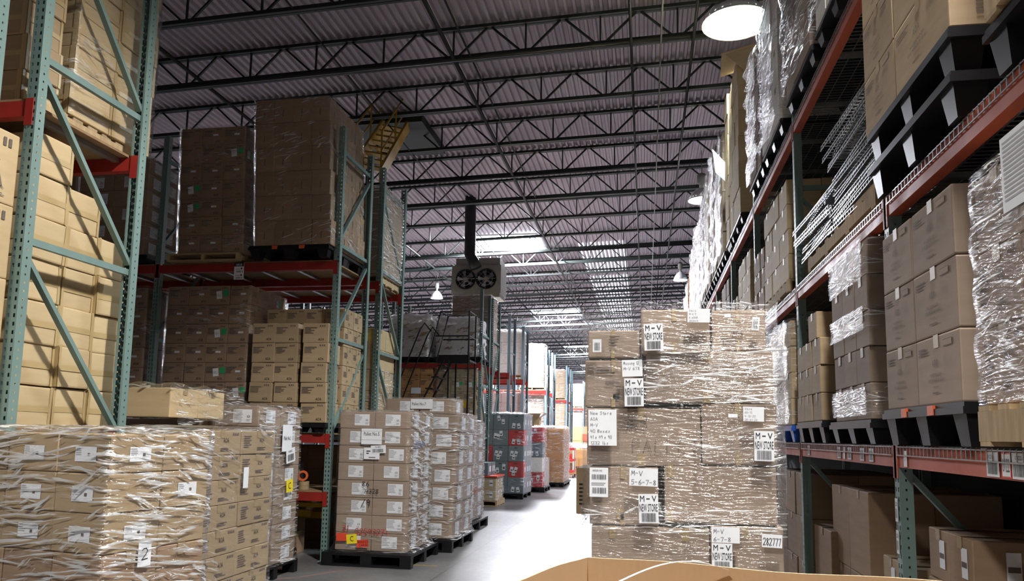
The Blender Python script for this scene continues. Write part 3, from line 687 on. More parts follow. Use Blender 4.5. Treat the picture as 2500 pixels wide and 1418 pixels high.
# ================================================================== loads on the left racks
# first row, upper level: leaning columns of pale cartons seen through the end frame
wood_pallet('wooden pallet under the pale cartons, upper level behind the nearest end frame', -5.0, 3.97, 3.522, 1.13, .95, .10)
stack('pale column far right, upper level behind nearest end frame', -4.95, 4.33, 3.625, .55, .42, .245, 2, 2, 9, 'band', 'kraft_l', group='pale cartons on the first left rack', lean=(0, .006), jit=.01, side='r')
stack('pale column near the post, upper level by end frame', -6.0, 3.96, 3.525, .53, .30, .235, 4, 1, 9, 'band', 'kraft', group='pale cartons on the first left rack', jit=.008)
film('clear wrap round the pale cartons above the red beam, nearest end frame', -4.95, 4.33, -3.85, 5.17, 3.63, 5.83, 'film', amp=.012)
# first row, lower level: three stepped columns
for c, (y0, nz) in enumerate(((4.12, 7), (4.435, 6), (4.75, 5))):
    for j in range(2):
        for k in range(nz):
            n = nz-1-k; x = -4.18-j*.62+R_.uniform(-.02, .015)
            if j and k < nz-1: continue
            lab = f"pale taped carton, {ORD[n] if n else 'top'} layer, {['nearest', 'middle', 'farthest'][c]} of three stepped columns" + (', rear' if j else '')
            carton((x, y0+.155, 1.492+k*.2745), .62, .31, .2745, 'band', 'kraft_l', R_.uniform(-.03, .03), lab, 'pale cartons on the first left rack', R_.randint(0, 11), seg=2, bev=.012, tilt=(R_.uniform(-.02, .02), R_.uniform(-.015, .02)))
for c, (x0, d) in enumerate(((-5.6, 'second'), (-6.3, 'third'))):
    stack(f'dim block {d} in from the nearest end frame', x0, 4.05, 1.492, .6, .45, .30, 1, 2, 5, 'plain', 'kraft', group='dim cartons behind the stepped columns')
# nearest row: tall printed cartons at the picture's left edge
for k in range(4):
    carton((-4.05, 3.48, 1.49+k*.442), .6, .76, .442, 'flask', 'kraft_l', 0, f"large carton printed with a flask, {['bottom', 'third', 'second', 'top'][k]} of the pile, left picture edge", 'flask cartons at the left edge', 0, seg=2, bev=.01)
# second row, upper level
plastic_pallet('black pallet with orange grips under the tallest dark carton block', -4.80, 8.42, 3.605, 1.04, 1.15, .15, grips=True)
stack('tall wrapped block on the upper level', -4.73, 8.42, 3.757, .247, .285, .312, 4, 4, 6, 'handle', 'kraft_d', lean=(-.055, 0), jit=.004)
film('clear stretch wrap round the tallest carton block, upper left', -4.73, 8.42, -3.742, 9.56, 3.76, 5.63, 'film_t', amp=.010, off=.008, lean=(-.055, 0))
wood_pallet('wooden pallet under the dark carton block with green stickers', -5.95, 8.48, 3.602, .98, 1.05, .10)
stack('block with green stickers, upper level', -5.82, 8.5, 3.703, .297, .33, .235, 3, 3, 7, 'aoag', 'kraft_d', lean=(-.04, 0))
film('clear stretch wrap round the upper block with green stickers', -5.82, 8.5, -4.93, 9.5, 3.71, 5.35, 'film', amp=.008, seed=3, lean=(-.04, 0))
plastic_pallet('black pallet under the labelled dark block beside the second post', -7.35, 8.5, 3.605, 1.1, 1.0, .10)
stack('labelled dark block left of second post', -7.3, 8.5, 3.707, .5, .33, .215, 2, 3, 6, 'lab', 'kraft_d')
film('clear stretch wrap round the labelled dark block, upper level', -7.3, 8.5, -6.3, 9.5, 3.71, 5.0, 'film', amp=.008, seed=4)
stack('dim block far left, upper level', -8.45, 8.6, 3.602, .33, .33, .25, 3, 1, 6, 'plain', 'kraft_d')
# second row, lower level
plastic_pallet('black pallet under the wrapped block with green stickers, lower shelf', -6.05, 8.6, 1.495, 1.2, 1.0, .11)
stack('wrapped block with green stickers, lower shelf', -6.02, 8.66, 1.607, .288, .31, .2445, 4, 3, 7, 'aoag', 'kraft_d', jit=.008)
film('clear stretch wrap round the lower block with green stickers', -6.02, 8.66, -4.87, 9.59, 1.61, 3.3, 'film', amp=.008, seed=5)
plastic_pallet('black pallet under the loose printed cartons, lower shelf', -4.82, 8.5, 1.495, 1.08, 1.1, .11)
stack('loose pile of two, lower shelf', -4.74, 8.52, 1.607, .302, .30, .2405, 2, 1, 5, 'aoa', 'kraft', jit=.014, tiltj=.02, skip=(), group='loose printed cartons on the lower shelf')
stack('loose pile beside the post, lower shelf', -4.085, 8.52, 1.607, .33, .36, .2405, 1, 1, 5, 'aoa', 'kraft', jit=.014, tiltj=.01, group='loose printed cartons on the lower shelf')
stack('row behind the loose piles, lower shelf', -4.76, 8.90, 1.607, .262, .30, .2405, 4, 2, 6, 'aoa', 'kraft', group='loose printed cartons on the lower shelf')
stack('dim block beyond the second post, lower shelf', -7.3, 8.66, 1.495, .33, .31, .26, 3, 2, 7, 'aoag', 'kraft_d')
film('clear wrap round the dim block beyond the second post', -7.3, 8.66, -6.31, 9.28, 1.5, 3.32, 'film', amp=.008, seed=8)
stack('dim block deep left, lower shelf', -8.45, 8.66, 1.495, .33, .31, .26, 3, 1, 6, 'plain', 'kraft_d')
# third row (back to back with the second)
wood_pallet('wooden pallet on the third row upper level, wrapped load', -4.85, 10.15, 3.642, 1.1, .95, .11)
stack('wrapped block at the third row upper end', -4.8, 10.18, 3.753, .27, .29, .26, 4, 3, 5, 'plain', 'kraft_m')
film('glossy wrap round the carton block at the third row upper end', -4.8, 10.18, -3.72, 11.05, 3.76, 5.07, 'film_h', amp=.012, seed=6)
stack('bright pile at the third row lower end', -4.7, 10.2, 1.492, .31, .4, .3, 3, 2, 5, 'plain', 'kraft_l', jit=.012)
film('clear wrap round the bright pile, third row lower end', -4.7, 10.2, -3.77, 11.0, 1.5, 2.4, 'film_h', amp=.01, seed=7)
b = MB(); b.box(-4.42, -3.9, 10.16, 10.2, 2.80, 2.92, 'yellow'); b.obj('foam_pad', None, label='yellow edge pad on the bright pile, third row', category='pad')
b = MB(); b.box(-4.05, -3.96, 10.17, 10.19, 1.75, 1.95, 'blue'); b.obj('blue_tag', None, label='small blue tag on the bright pile, third row', category='tag')
# lowest shelf and floor under the second row
beam('yellow bar below the lowest red beam, second left rack row', (-6.1, 8.66), 2.3, 'x', 'yel_metal', .66, .05)
b = MB()
for k in range(2): b.box(-6.1, -4.0, 8.80+k*.3, 8.84+k*.3, .48-k*.05, .56-k*.05, 'yel_metal')
b.obj('pallet_truck_bars', None, label='pair of yellow bars under the lowest left shelf', category='bar')
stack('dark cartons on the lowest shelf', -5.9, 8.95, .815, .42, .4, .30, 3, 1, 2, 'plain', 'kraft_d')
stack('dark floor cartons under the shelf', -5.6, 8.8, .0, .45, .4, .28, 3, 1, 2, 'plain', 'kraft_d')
b = MB(); b.box(-4.55, -4.20, 8.62, 8.98, .812, 1.12, 'darkfab'); o = b.obj('storage_bin', None, label='black open bin with white paper on the lowest left shelf', category='bin')
b = MB(); b.add([(-4.42, 8.60, .83), (-4.22, 8.60, .83), (-4.18, 8.60, 1.16), (-4.3, 8.6, 1.06), (-4.45, 8.61, 1.16)], [(0, 1, 2, 3, 4)], 'paper'); b.add([(-4.6, 8.6, 1.15), (-4.18, 8.6, 1.19), (-4.18, 8.62, 1.17), (-4.6, 8.62, 1.13)], [(0, 1, 2, 3)], 'paper'); b.obj('paper_sheet', o)
def tape_roll(label, x, y, z, m, R=.062, up=True):
    b = MB(); n = 28
    for s, rr, c in ((0, R, m), (1, R*.62, 'ink')):
        pass
    prof = [(R*.62, 0), (R, 0), (R, .048), (R*.62, .048), (R*.62, 0)]
    b.lathe(prof, (0, 0, 0), m, n); o = b.obj('tape_roll', None, (x, y, z), smooth=False, label=label, category='tape', group='tape rolls on the lowest shelf')
    if up: o.rotation_euler = (math.pi/2, 0, .3); o.location = (x, y, z+R)
    return o
tape_roll('roll of amber tape standing on the other rolls, lowest left shelf', -4.06, 8.67, .915, 'orange')
tape_roll('brown tape roll lying flat on the lowest left shelf', -4.05, 8.68, .812, 'tape', up=False)
tape_roll('second brown tape roll lying flat on top of the first', -4.05, 8.68, .862, 'tape', up=False)
stack('added dark block closing the gap behind lowest shelf', -6.05, 10.15, 0, .45, .4, .33, 5, 1, 4, 'plain', 'kraft_d')  # added cartons keep the bright floor beyond from showing through the rack
# red hand cart parked under the rack
def hand_truck(label, x, y, rz, m='red'):
    o = thing('hand_truck', label, 'hand truck', (x, y, 0), rz)
    b = MB(); b.tube([(-.2, 0, .12), (-.2, .12, 1.0), (-.15, .15, 1.12), (.15, .15, 1.12), (.2, .12, 1.0), (.2, 0, .12)], .014, m); 
    for z in (.35, .6, .85): b.tube([(-.2, .04+z*.07, z), (.2, .04+z*.07, z)], .01, m)
    b.obj('frame', o); b = MB(); b.box(-.2, .2, -.25, .02, .02, .035, m); b.obj('toe_plate', o)
    for s in (-1, 1): b = MB(); b.tube([(s*.2, .08, .11), (s*.25, .08, .11)], .11, 'black', 20); b.obj('wheel', o)
    return o
o = hand_truck('low red cart frame under the lowest left shelf', -4.45, 8.72, .3); o.scale = (1.1, 1, .45)
# fourth and fifth row
plastic_pallet('black pallet under the left wrapped hump, fourth row', -6.0, 16.8, 3.145, 1.1, 1.0, .12)
stack('left wrapped hump, fourth row', -5.9, 16.86, 3.267, .31, .4, .27, 3, 2, 3, 'plain', 'kraft_l')
film('white crumpled wrap over the left hump, fourth row', -5.9, 16.86, -4.95, 17.7, 3.27, 4.22, 'film_w', amp=.05, seed=10)
plastic_pallet('black pallet under the right wrapped hump, fourth row', -4.8, 16.8, 3.145, 1.1, 1.0, .12)
stack('right wrapped hump, fourth row', -4.75, 16.86, 3.267, .31, .4, .25, 3, 2, 3, 'plain', 'kraft_l')
film('white crumpled wrap over the right hump, fourth row', -4.75, 16.86, -3.8, 17.7, 3.27, 4.15, 'film_w', amp=.05, seed=11)
stack('tall block behind the humps, fifth row', -4.75, 18.15, 3.145, .33, .42, .30, 3, 2, 6, 'plain', 'kraft_m')
film('clear wrap round the tall block, fifth row', -4.75, 18.15, -3.76, 18.99, 3.15, 4.94, 'film_h', amp=.02, seed=12)
stack('lower block behind the left hump, fifth row', -6.05, 18.15, 3.145, .40, .42, .30, 3, 2, 4, 'plain', 'kraft_l')
stack('orange brown block under the left hump', -5.75, 16.9, 0, .30, .4, .31, 3, 1, 10, 'aoa', 'kraft_o')
b = MB(); b.box(-5.35, -5.12, 16.885, 16.893, 2.42, 2.56, 'paper'); b.obj('notice_sheet', None, label='white sheet taped to the orange brown block, fourth row', category='sheet')
stack('green stickered block under the right hump', -4.72, 16.9, 0, .305, .4, .31, 3, 2, 10, 'aoag', 'kraft')
film('clear wrap round the green stickered block, fourth row', -4.72, 16.9, -3.79, 17.7, 0, 3.1, 'film', amp=.015, seed=13)
# sixth to thirteenth rows
stack('bright white block, seventh row', -4.75, 23.0, 3.36, .33, .4, .34, 3, 2, 4, 'plain', 'whitebox')
film('wrap round the bright white block, seventh row', -4.75, 23, -3.76, 23.8, 3.36, 4.75, 'film_h', amp=.02, seed=14)
wood_pallet('pale wooden pallet under the bright white block, seventh row', -4.8, 22.95, 3.222, 1.05, .95, .135)
stack('pale pink block on the lower level, seventh row', -4.7, 23.0, 1.0, .31, .4, .3, 3, 2, 6, 'plain', 'pink')
film('wrap round the pale pink block, seventh row', -4.7, 23.0, -3.77, 23.8, 1.0, 2.82, 'film_h', amp=.03, seed=15)
stack('brown block, sixth row lower level', -4.7, 20.6, .0, .31, .4, .3, 3, 1, 7, 'plain', 'kraft_d')
for i, (y, m, z1) in enumerate(((28.5, 'kraft_m', 4.9), (30.5, 'kraft_m', 4.4), (36.1, 'kraft', 4.7), (46.1, 'kraft_m', 4.8), (56.1, 'kraft', 4.8))):
    for z0, zt, lv in ((3.222, z1, 'upper'), (0.0, 3.05, 'lower')):
        nz = int((zt-z0)/.33)
        stack(f'{lv} load, {ORD[7+i] if i < 5 else ""} row', -4.72, y, z0+.11, .31, .4, .33 if z0 > 1 else .325, 3, 1 if i > 2 else 2, nz, 'plain', m, parts=False, group='loads on the distant left racks')
        film(f'wrap round the {lv} load, {ORD[7+i]} left row', -4.72, y, -3.79, y+.8, z0+.11, z0+.11+nz*.33, 'film_h', amp=.03, step=.12, seed=20+i)
        wood_pallet(f'wooden pallet under the {lv} load, {ORD[7+i]} left row', -4.75, y-.02, z0, 1.0, .9, .109)
# wooden pallets piled at the far left
for k in range(22): wood_pallet(f'wooden pallet in the tall far pile, {ORD[k] if k < 12 else "upper part"}{"" if k < 12 else ", number "+str(k+1)} from the floor' if k < 12 else f'wooden pallet in the top half of the tall far pile', -6.0, 47.6+R_.uniform(-.04, .04), k*.145, 1.2, 1.0, .14, group='pile of wooden pallets far left')
# heater and pipe on the far wall, window
def heater(name, label, x, y, z, w_, d, h, fans=0, duct=None):
    o = thing(name, label, 'heater', (x, y, z))
    b = MB(); b.box(0, w_, 0, d, h*.12, h, 'unit'); b.box(.03, w_-.03, .02, d-.02, 0, h*.12, 'unit'); b.box(.1, w_-.05, .1, d, h, h*1.25, 'unit'); b.obj('casing', o)
    for i in range(fans):
        cx = w_*(.29+.42*i); cz = h*.56; rr = h*.30
        b = MB(); n = 28; pts = [(cx+rr*math.cos(2*math.pi*t/n), -.03, cz+rr*math.sin(2*math.pi*t/n)) for t in range(n+1)]
        b.tube(pts, .022, 'black', 6, False); f = b.obj('fan_ring', o)
        b = MB(); b.tube([(cx, -.004, cz), (cx, -.001, cz)], rr, 'black', 28); b.obj('fan_backing', o)
        b = MB(); b.tube([(cx, -.10, cz), (cx, -.01, cz)], .07, 'unit', 14); b.obj('fan_motor', o)
        b = MB()
        for k in range(5):
            a = k*2*math.pi/5+.3; c, s = math.cos(a), math.sin(a); c2, s2 = math.cos(a+.5), math.sin(a+.5)
            b.hexa([(cx+.06*c, -.03, cz+.06*s), (cx+rr*.9*c, -.05, cz+rr*.9*s), (cx+rr*.9*c2, -.02, cz+rr*.9*s2), (cx+.06*c2, -.02, cz+.06*s2), (cx+.06*c, -.034, cz+.06*s), (cx+rr*.9*c, -.054, cz+rr*.9*s), (cx+rr*.9*c2, -.024, cz+rr*.9*s2), (cx+.06*c2, -.024, cz+.06*s2)], 'galv')
        b.obj('fan_blades', o)
        b = MB()
        for q in (.35, .7): 
            pts = [(cx+rr*q*math.cos(2*math.pi*t/20), -.11, cz+rr*q*math.sin(2*math.pi*t/20)) for t in range(21)]; b.tube(pts, .006, 'galv', 5, False)
        for k in range(4):
            a = k*math.pi/4; b.tube([(cx-rr*math.cos(a), -.10, cz-rr*math.sin(a)), (cx+rr*math.cos(a), -.10, cz+rr*math.sin(a))], .005, 'galv', 5)
        b.obj('fan_guard', o)
    if fans == 2: b = MB(); b.tube([(.85, .0, -1.0), (.85, .0, .02)], .025, 'unit', 8); b.obj('conduit', o)
    if duct: b = MB(); b.tube(duct, .17, 'pipe', 16); b.obj('flue_duct', o, smooth=True)
    return o
heater('unit_heater', 'grey twin fan heater unit hanging from the roof with a flue', -5.8, 22, 5.62, 1.52, .9, .98, 2, [(.80, -.22, .85), (.72, -.22, 1.05), (.60, -.2, 1.25), (.58, -.2, 3.05)])
h2 = heater('unit_heater', 'dark fan heater high on the far wall beside a pipe', -10.2, 86.5, 5.5, 2.2, 1.2, 1.3, 1, [(.3, -.3, 1.3), (.2, -.3, 3.1)])
pipe('vertical_pipe', 'pale vertical pipe on the far wall, left one', [(-9.3, 87.86, 0), (-9.3, 87.86, 5.4)], .12, 'unit')
pipe('vertical_pipe', 'pale vertical pipe on the far wall, right one', [(-7.9, 87.86, 0), (-7.9, 87.86, 5.6)], .12, 'unit')
# ================================================================== pallets on the floor, left of the aisle
AZ = rad(-9.5)
# A: nearest wrapped load, turned a little
def A_(u, v): return (-2.60+math.cos(AZ)*u-math.sin(AZ)*v*1, 3.38+math.sin(AZ)*u+math.cos(AZ)*v)
ax, ay = A_(-1.05, 0)
skid_pallet('black pallet under the nearest wrapped load', ax, ay, 1.05, .72, .12, AZ)
stack('nearest wrapped load', ax, ay, .885, .35, .345, .1965, 3, 2, 3, 'labs', 'kraft', AZ, jit=.003, toplayer=True)
ax2, ay2 = A_(-1.0, .0)
stack('lower part of nearest wrapped load', ax2, ay2, .125, .333, .345, .253, 3, 2, 3, 'plain', 'kraft_d', AZ, jit=.003, toplayer=False)
film('heavy clear wrap round the nearest load, left foreground', ax, ay, ax+1.05, ay+.69, .13, 1.485, 'film_x', AZ, amp=.010, step=.04, seed=31)
# sheet with a number on A
def sheet(name, label, O, U, N, w_, h, draw, m='paper', thick=.0006, cat='sheet', parent=None):
    """a sheet of paper standing on its lower edge, U along it"""
    O, U, N = Vector(O), Vector(U).normalized(), Vector(N).normalized(); V = N.cross(U).normalized()
    b = MB(); p = [O, O+U*w_, O+U*w_+V*h, O+V*h]; b.hexa([a for a in p]+[a+N*thick for a in p], m)
    F = Face(b, O+N*thick, U, V, N, .0009)
    if draw: draw(F)
    return b.obj(name, parent, label=label, category=None if parent else cat)
dA = Vector((math.cos(AZ), math.sin(AZ), 0)); nA = Vector((-math.sin(AZ), math.cos(AZ), 0))
p = Vector((-2.60, 3.38, .80))+nA*.20+dA*.018
sheet('number_sheet', 'white sheet with a handwritten 2 on the nearest wrapped load', p, nA, dA, .085, .125, lambda F: F.hand('2', .025, .035, .055, th=.08))
# B: cartons right of A, aisle side towards us
skid_pallet('black pallet under the tall printed carton load beside the nearest one', -4.1, 5.28, .8, 1.15, .13)
stack('second wrapped load, printed cartons', -4.1, 5.30, .135, .40, .56, .195, 2, 2, 7, 'side', 'kraft', jit=.008, toplayer=True)
film('clear wrap round the second load, printed cartons', -4.1, 5.30, -3.3, 6.42, .14, 1.505, 'film_t', amp=.012, seed=32)
sheet('small_note', 'narrow blank note on the second wrapped load', (-3.268, 5.86, 1.03), (0, 1, 0), (1, 0, 0), .08, .17, None)
# D/E: block behind with plastic thrown over
skid_pallet('black pallet under the draped load between the first racks', -5.0, 6.5, 1.0, 1.1, .13)
b = MB()
stack('lower half of the draped load', -5.0, 6.5, .135, .5, .55, .345, 2, 2, 4, 'plain', 'kraft_d', toplayer=True)
carton((-4.65, 6.75+.3, 1.518), .7, .95, .085, 'plain', 'kraft_m', .02, 'flat tray of cardboard under the draped plastic', None, 1)
for i, (x, y) in enumerate(((-4.28, 6.05), (-4.28, 6.48), (-4.72, 6.05))):
    carton((x, y+.14, 1.605), .44, .43, .26, 'plain', 'kraft_l' if i < 2 else 'kraft_d', 0, f"carton under the draped plastic, {['nearest', 'aisle side rear', 'left front'][i]}", 'cartons under the draped plastic', i, seg=2, bev=.008)
def drape(label, pts, m, seed=1, n=26, thick=None):
    """loose sheet hung over a set of ridge points: bilinear patch with folds"""
    r = random.Random(seed); A, B, C_, D_ = [Vector(p) for p in pts]; ph = [r.uniform(0, 6) for _ in range(6)]
    b = MB(); vs = []
    for j in range(n+1):
        for i in range(n+1):
            u, v = i/n, j/n; p = (A*(1-u)+B*u)*(1-v)+(D_*(1-u)+C_*u)*v
            k = math.sin(math.pi*u)*math.sin(math.pi*v)
            p = p+Vector((0, 0, -.05*k+.02*math.sin(u*15+v*9+ph[0])*math.sin(v*11+ph[1]))); vs.append(p+Vector((.02*math.sin(v*23+u*5+ph[2]), 0, 0)))
    b.add(vs, [(j*(n+1)+i, j*(n+1)+i+1, (j+1)*(n+1)+i+1, (j+1)*(n+1)+i) for j in range(n) for i in range(n)], m)
    return b.obj('plastic_drape', None, smooth=True, label=label, category='plastic wrap')
drape('loose clear plastic draped over the block behind the second load', [(-4.03, 5.92, 1.90), (-4.0, 6.9, 1.88), (-3.95, 7.5, 1.60), (-3.97, 6.0, 1.55)], 'film_h', 3)
drape('loose plastic skin lying over the top of the draped block', [(-4.95, 5.92, 1.90), (-4.95, 6.92, 1.9), (-4.0, 6.92, 1.89), (-4.0, 5.92, 1.89)], 'film_h', 4)
# C: labelled load, number sheet and yellow tag
skid_pallet('black pallet under the third wrapped load, left of the gap', -4.75, 6.93, 1.02, 1.0, .14)
stack('third wrapped load, left of the gap', -4.72, 6.98, .145, .48, .46, .2, 2, 2, 8, 'lab', 'kraft_m', jit=.003, toplayer=True)
film('clear wrap round the third load, left of the gap', -4.72, 6.98, -3.76, 7.9, .145, 1.75, 'film', amp=.01, seed=33, bottom_flare=.05, m2='film_h')
sheet('pallet_number_sheet', 'white pallet number sheet on the third wrapped load', (-3.725, 7.42, 1.29), (0, 1, 0), (1, 0, 0), .22, .28, lambda F: F.text('Pallet No.2', .03, .12, .16, .04))
sheet('barcode_sheet', 'tilted white barcode sheet below the pallet number, third load', (-3.715, 7.52, 1.16), (0, 1, .15), (1, 0, 0), .20, .15, lambda F: (F.text('N-REC', .05, .11, .09, .022), F.barcode(.03, .02, .17, .09)))
sheet('letter_tag', 'yellow tag with letter C on the third wrapped load', (-3.715, 7.55, .86), (0, 1, .08), (1, 0, 0), .15, .13, lambda F: F.text('C', .045, .03, .055, .07), 'yellow')
# pallet no. 5
skid_pallet('black pallet under the labelled load number five', -3.64, 8.34, 1.06, 1.15, .15)
stack('labelled load number five', -3.53, 8.45, .165, .432, .45, .198, 2, 2, 8, 'lab', 'kraft_m', jit=.003, toplayer=True)
film('clear wrap round load number five', -3.53, 8.45, -2.666, 9.35, .16, 1.75, 'film', amp=.007, bottom_flare=.07, seed=34, m2='film_x')
yf = 8.425
def mk5(F): F.text('Pallet No.5', .03, .10, .19, .04); [F.rect(.0, v, .25, v+.002, 'ink2', 1) for v in (.05, .15)]
sheet('pallet_number_sheet', 'white Pallet No.5 sheet on the front of the labelled load', (-3.25, yf, 1.37), (1, 0, 0), (0, -1, 0), .25, .18, mk5)
sheet('address_sheet', 'white address sheet half under the barcode slip, load number five', (-3.21, yf, 1.20), (1, 0, 0), (0, -1, 0), .19, .13, lambda F: (F.lines(.03, .05, .08, .1, 2, 'ink'), F.rect(.06, .015, .14, .025, 'ink2')))
sheet('barcode_sheet', 'white barcode slip below the Pallet No.5 sheet', (-3.125, yf-.002, 1.265), (1, 0, .05), (0, -1, 0), .18, .09, lambda F: (F.text('N-REC', .055, .062, .07, .018), F.barcode(.02, .01, .15, .05)))
sheet('letter_tag', 'yellow tag with letter C, front foot of load number five', (-3.37, yf-.01, .235), (1, 0, .12), (0, -1, 0), .125, .105, lambda F: F.text('C', .045, .025, .04, .06), 'yellow')
sheet('red_tag', 'plain red tag, front foot of load number five', (-3.50, yf-.005, .265), (1, 0, .04), (0, -1, 0), .13, .09, None, 'redst')
sheet('cargo_tag', 'red bonded cargo tag, front foot of load number five', (-3.25, yf-.008, .20), (1, 0, .08), (0, -1, 0), .14, .085, lambda F: (F.hand('BONDED', .015, .048, .026, th=.12), F.hand('CARGO', .03, .012, .026, th=.12)), 'redst')
def marker(name, label, O, U, N, items):
    b = MB(); U, N = Vector(U), Vector(N); V = N.cross(U); F = Face(b, O, U, V, N, .001)
    for t, u, v, h, m in items: F.hand(t, u, v, h, m, th=.12)
    return b.obj(name, None, label=label, category='writing')
marker('marker_writing', 'black handwritten numbers across the middle of load number five', (-3.22, yf+.008, .70), (1, 0, 0), (0, -1, 0), [('86', .0, .19, .055, 'ink'), ('4328', .04, .11, .05, 'ink'), ('/9', .0, -.03, .07, 'ink')])
marker('marker_writing', 'red handwritten numbers low on load number five', (-3.42, yf+.008, .38), (1, 0, 0), (0, -1, 0), [('31', -.02, .0, .06, 'inkred'), ('2259327', .14, -.03, .06, 'inkred'), ('-1', .46, -.03, .05, 'inkred')])
marker('marker_writing', 'blue handwritten number on the aisle side of load number five', (-2.64, 8.6, 1.34), (0, 1, 0), (1, 0, 0), [('82 469', 0, 0, .07, 'inkblue')])
# pallet no. 7 and the one after it
skid_pallet('black pallet under the leaning load number seven', -3.5, 9.62, 1.06, 1.2, .15)
stack('load number seven', -3.44, 9.7, .165, .49, .52, .228, 2, 2, 7, 'lab', 'kraft_m', jit=.006, lean=(.035, 0))
for i in range(2): carton((-3.2+i*.47, 10.0, 1.765), .46, .5, .2, 'lab', 'kraft_m', 0, f"top carton of load number seven, {'left' if i == 0 else 'right'}", 'top cartons of load number seven', i)
film('clear wrap round load number seven', -3.44, 9.7, -2.46, 10.74, .16, 1.765, 'film_h', amp=.012, bottom_flare=.06, lean=(.035, 0), seed=35)
film('clear wrap round the top cartons of load number seven', -3.43, 9.76, -2.5, 10.25, 1.765, 1.965, 'film', amp=.008, seed=36)
sheet('pallet_number_sheet', 'crumpled Pallet No.7 sheet at the top of load number seven', (-3.08, 9.728, 1.83), (1, 0, 0), (0, -1, 0), .30, .13, lambda F: F.text('Pallet No.7', .02, .045, .19, .038))
skid_pallet('black pallet under the small end load after number seven', -3.62, 11.45, 1.0, 1.3, .15)
stack('load after number seven', -3.6, 11.5, .16, .45, .6, .22, 2, 2, 7, 'lab', 'kraft_m', jit=.004)
film('wrap round the load after number seven', -3.6, 11.5, -2.7, 12.7, .16, 1.71, 'film_h', amp=.014, seed=37)
marker('marker_writing', 'red handwriting on the load after number seven', (-2.67, 11.7, .55), (0, 1, 0), (1, 0, 0), [('36', 0, .3, .12, 'inkred'), ('48', .2, 0, .12, 'inkred')])
# small low pallet with a tote on it
wood_pallet('wooden pallet under the small red edged load', -3.76, 16.0, 0, .66, .9, .12)
stack('small red edged load', -3.74, 16.02, .122, .3, .42, .24, 2, 2, 2, 'smalllab', 'kraft_l', toplayer=True)
film('wrap round the small red edged load', -3.74, 16.02, -3.14, 16.86, .12, .605, 'film_h', amp=.02, seed=38)
b = MB(); b.box(-3.77, -3.11, 15.99, 16.89, .612, .64, 'redst'); b.obj('cover_sheet', None, label='red edged cover board on the small low load', category='cover')
for i in range(2): carton((-3.56+i*.0, 16.2+i*.42, .643), .5, .38, .27, 'tote', 'tote', 0, f"grey tote on the red edged load, {'front' if i == 0 else 'rear'}", 'grey totes on the small load', i, 'tote', 'storage_tote')
# grey and red totes
skid_pallet('black pallet under the grey and red tote load', -4.02, 18.0, 1.15, 1.3, .13)
cols = {(2, 3): 1, (0, 2): 1, (2, 1): 1}
for k in range(5):
    for j in range(3):
        for i in range(3):
            if j and not (i == 2 or k == 4): continue
            red = cols.get((i, k)) and j == 0
            carton((-4.0+.19+i*.378, 18.02+.2+j*.42, .132+k*.376), .374, .42, .374, 'tote', 'totered' if red else 'tote', 0, f"{'red' if red else 'grey'} tote, {['bottom', 'fourth', 'third', 'second', 'top'][k]} layer, {['left', 'middle', 'right'][i]}, row {['one', 'two', 'three'][j]} of the tote load", 'totes of the tote load', R_.randint(0, 11), 'tote', 'storage_tote')
film('clear plastic round the tote load', -4.0, 18.02, -2.87, 19.3, .13, 2.02, 'film', amp=.02, seed=39)
skid_pallet('black pallet under the second tote load', -3.62, 20.4, .95, 1.2, .13)
for k, (m, t) in enumerate((('totered', 'red'), ('whitebox', 'white'), ('tote', 'grey'), ('totered', 'red'))):
    for i in range(2):
        carton((-3.4+i*.44, 20.7, .132+k*.40), .43, .5, .395, 'tote' if m != 'whitebox' else 'plain', m, 0, f"{t} tote, {['bottom', 'third', 'second', 'top'][k]} layer, {['left', 'right'][i]}, second tote load", 'totes of the second load', k, 'tote', 'storage_tote')
film('clear plastic round the second tote load', -3.62, 20.44, -2.73, 21.0, .13, 1.75, 'film_h', amp=.03, seed=40)
b = MB(); b.box(-3.35, -2.85, 20.5, 20.9, 1.80, 2.0, 'kraft_l'); b.add([(-3.35, 20.5, 2.0), (-2.85, 20.5, 2.0), (-2.78, 20.3, 2.1), (-3.42, 20.3, 2.1)], [(0, 1, 2, 3)], 'kraft_l'); b.add([(-2.85, 20.5, 2.0), (-2.85, 20.9, 2.0), (-2.68, 20.95, 2.12), (-2.7, 20.45, 2.12)], [(0, 1, 2, 3)], 'whitebox')
b.obj('open_carton', None, label='open carton with raised flaps on the second tote load', category='box')
# further cartons beside the aisle
plastic_pallet('black pallet under the bulging carton load further up the aisle', -3.45, 22.7, 0, 1.05, 2.1, .13)
stack('carton load further up the aisle', -3.35, 22.8, .132, .45, .48, .32, 2, 4, 5, 'plain', 'kraft_o')
film('clear plastic over the carton load further up the aisle', -3.35, 22.8, -2.45, 24.72, .13, 1.76, 'film_h', amp=.03, seed=41)
carton((-3.05, 22.45, .02), .45, .4, .85, 'plain', 'whitebox', 0, 'tall white carton standing before the bulging load', None, 0)
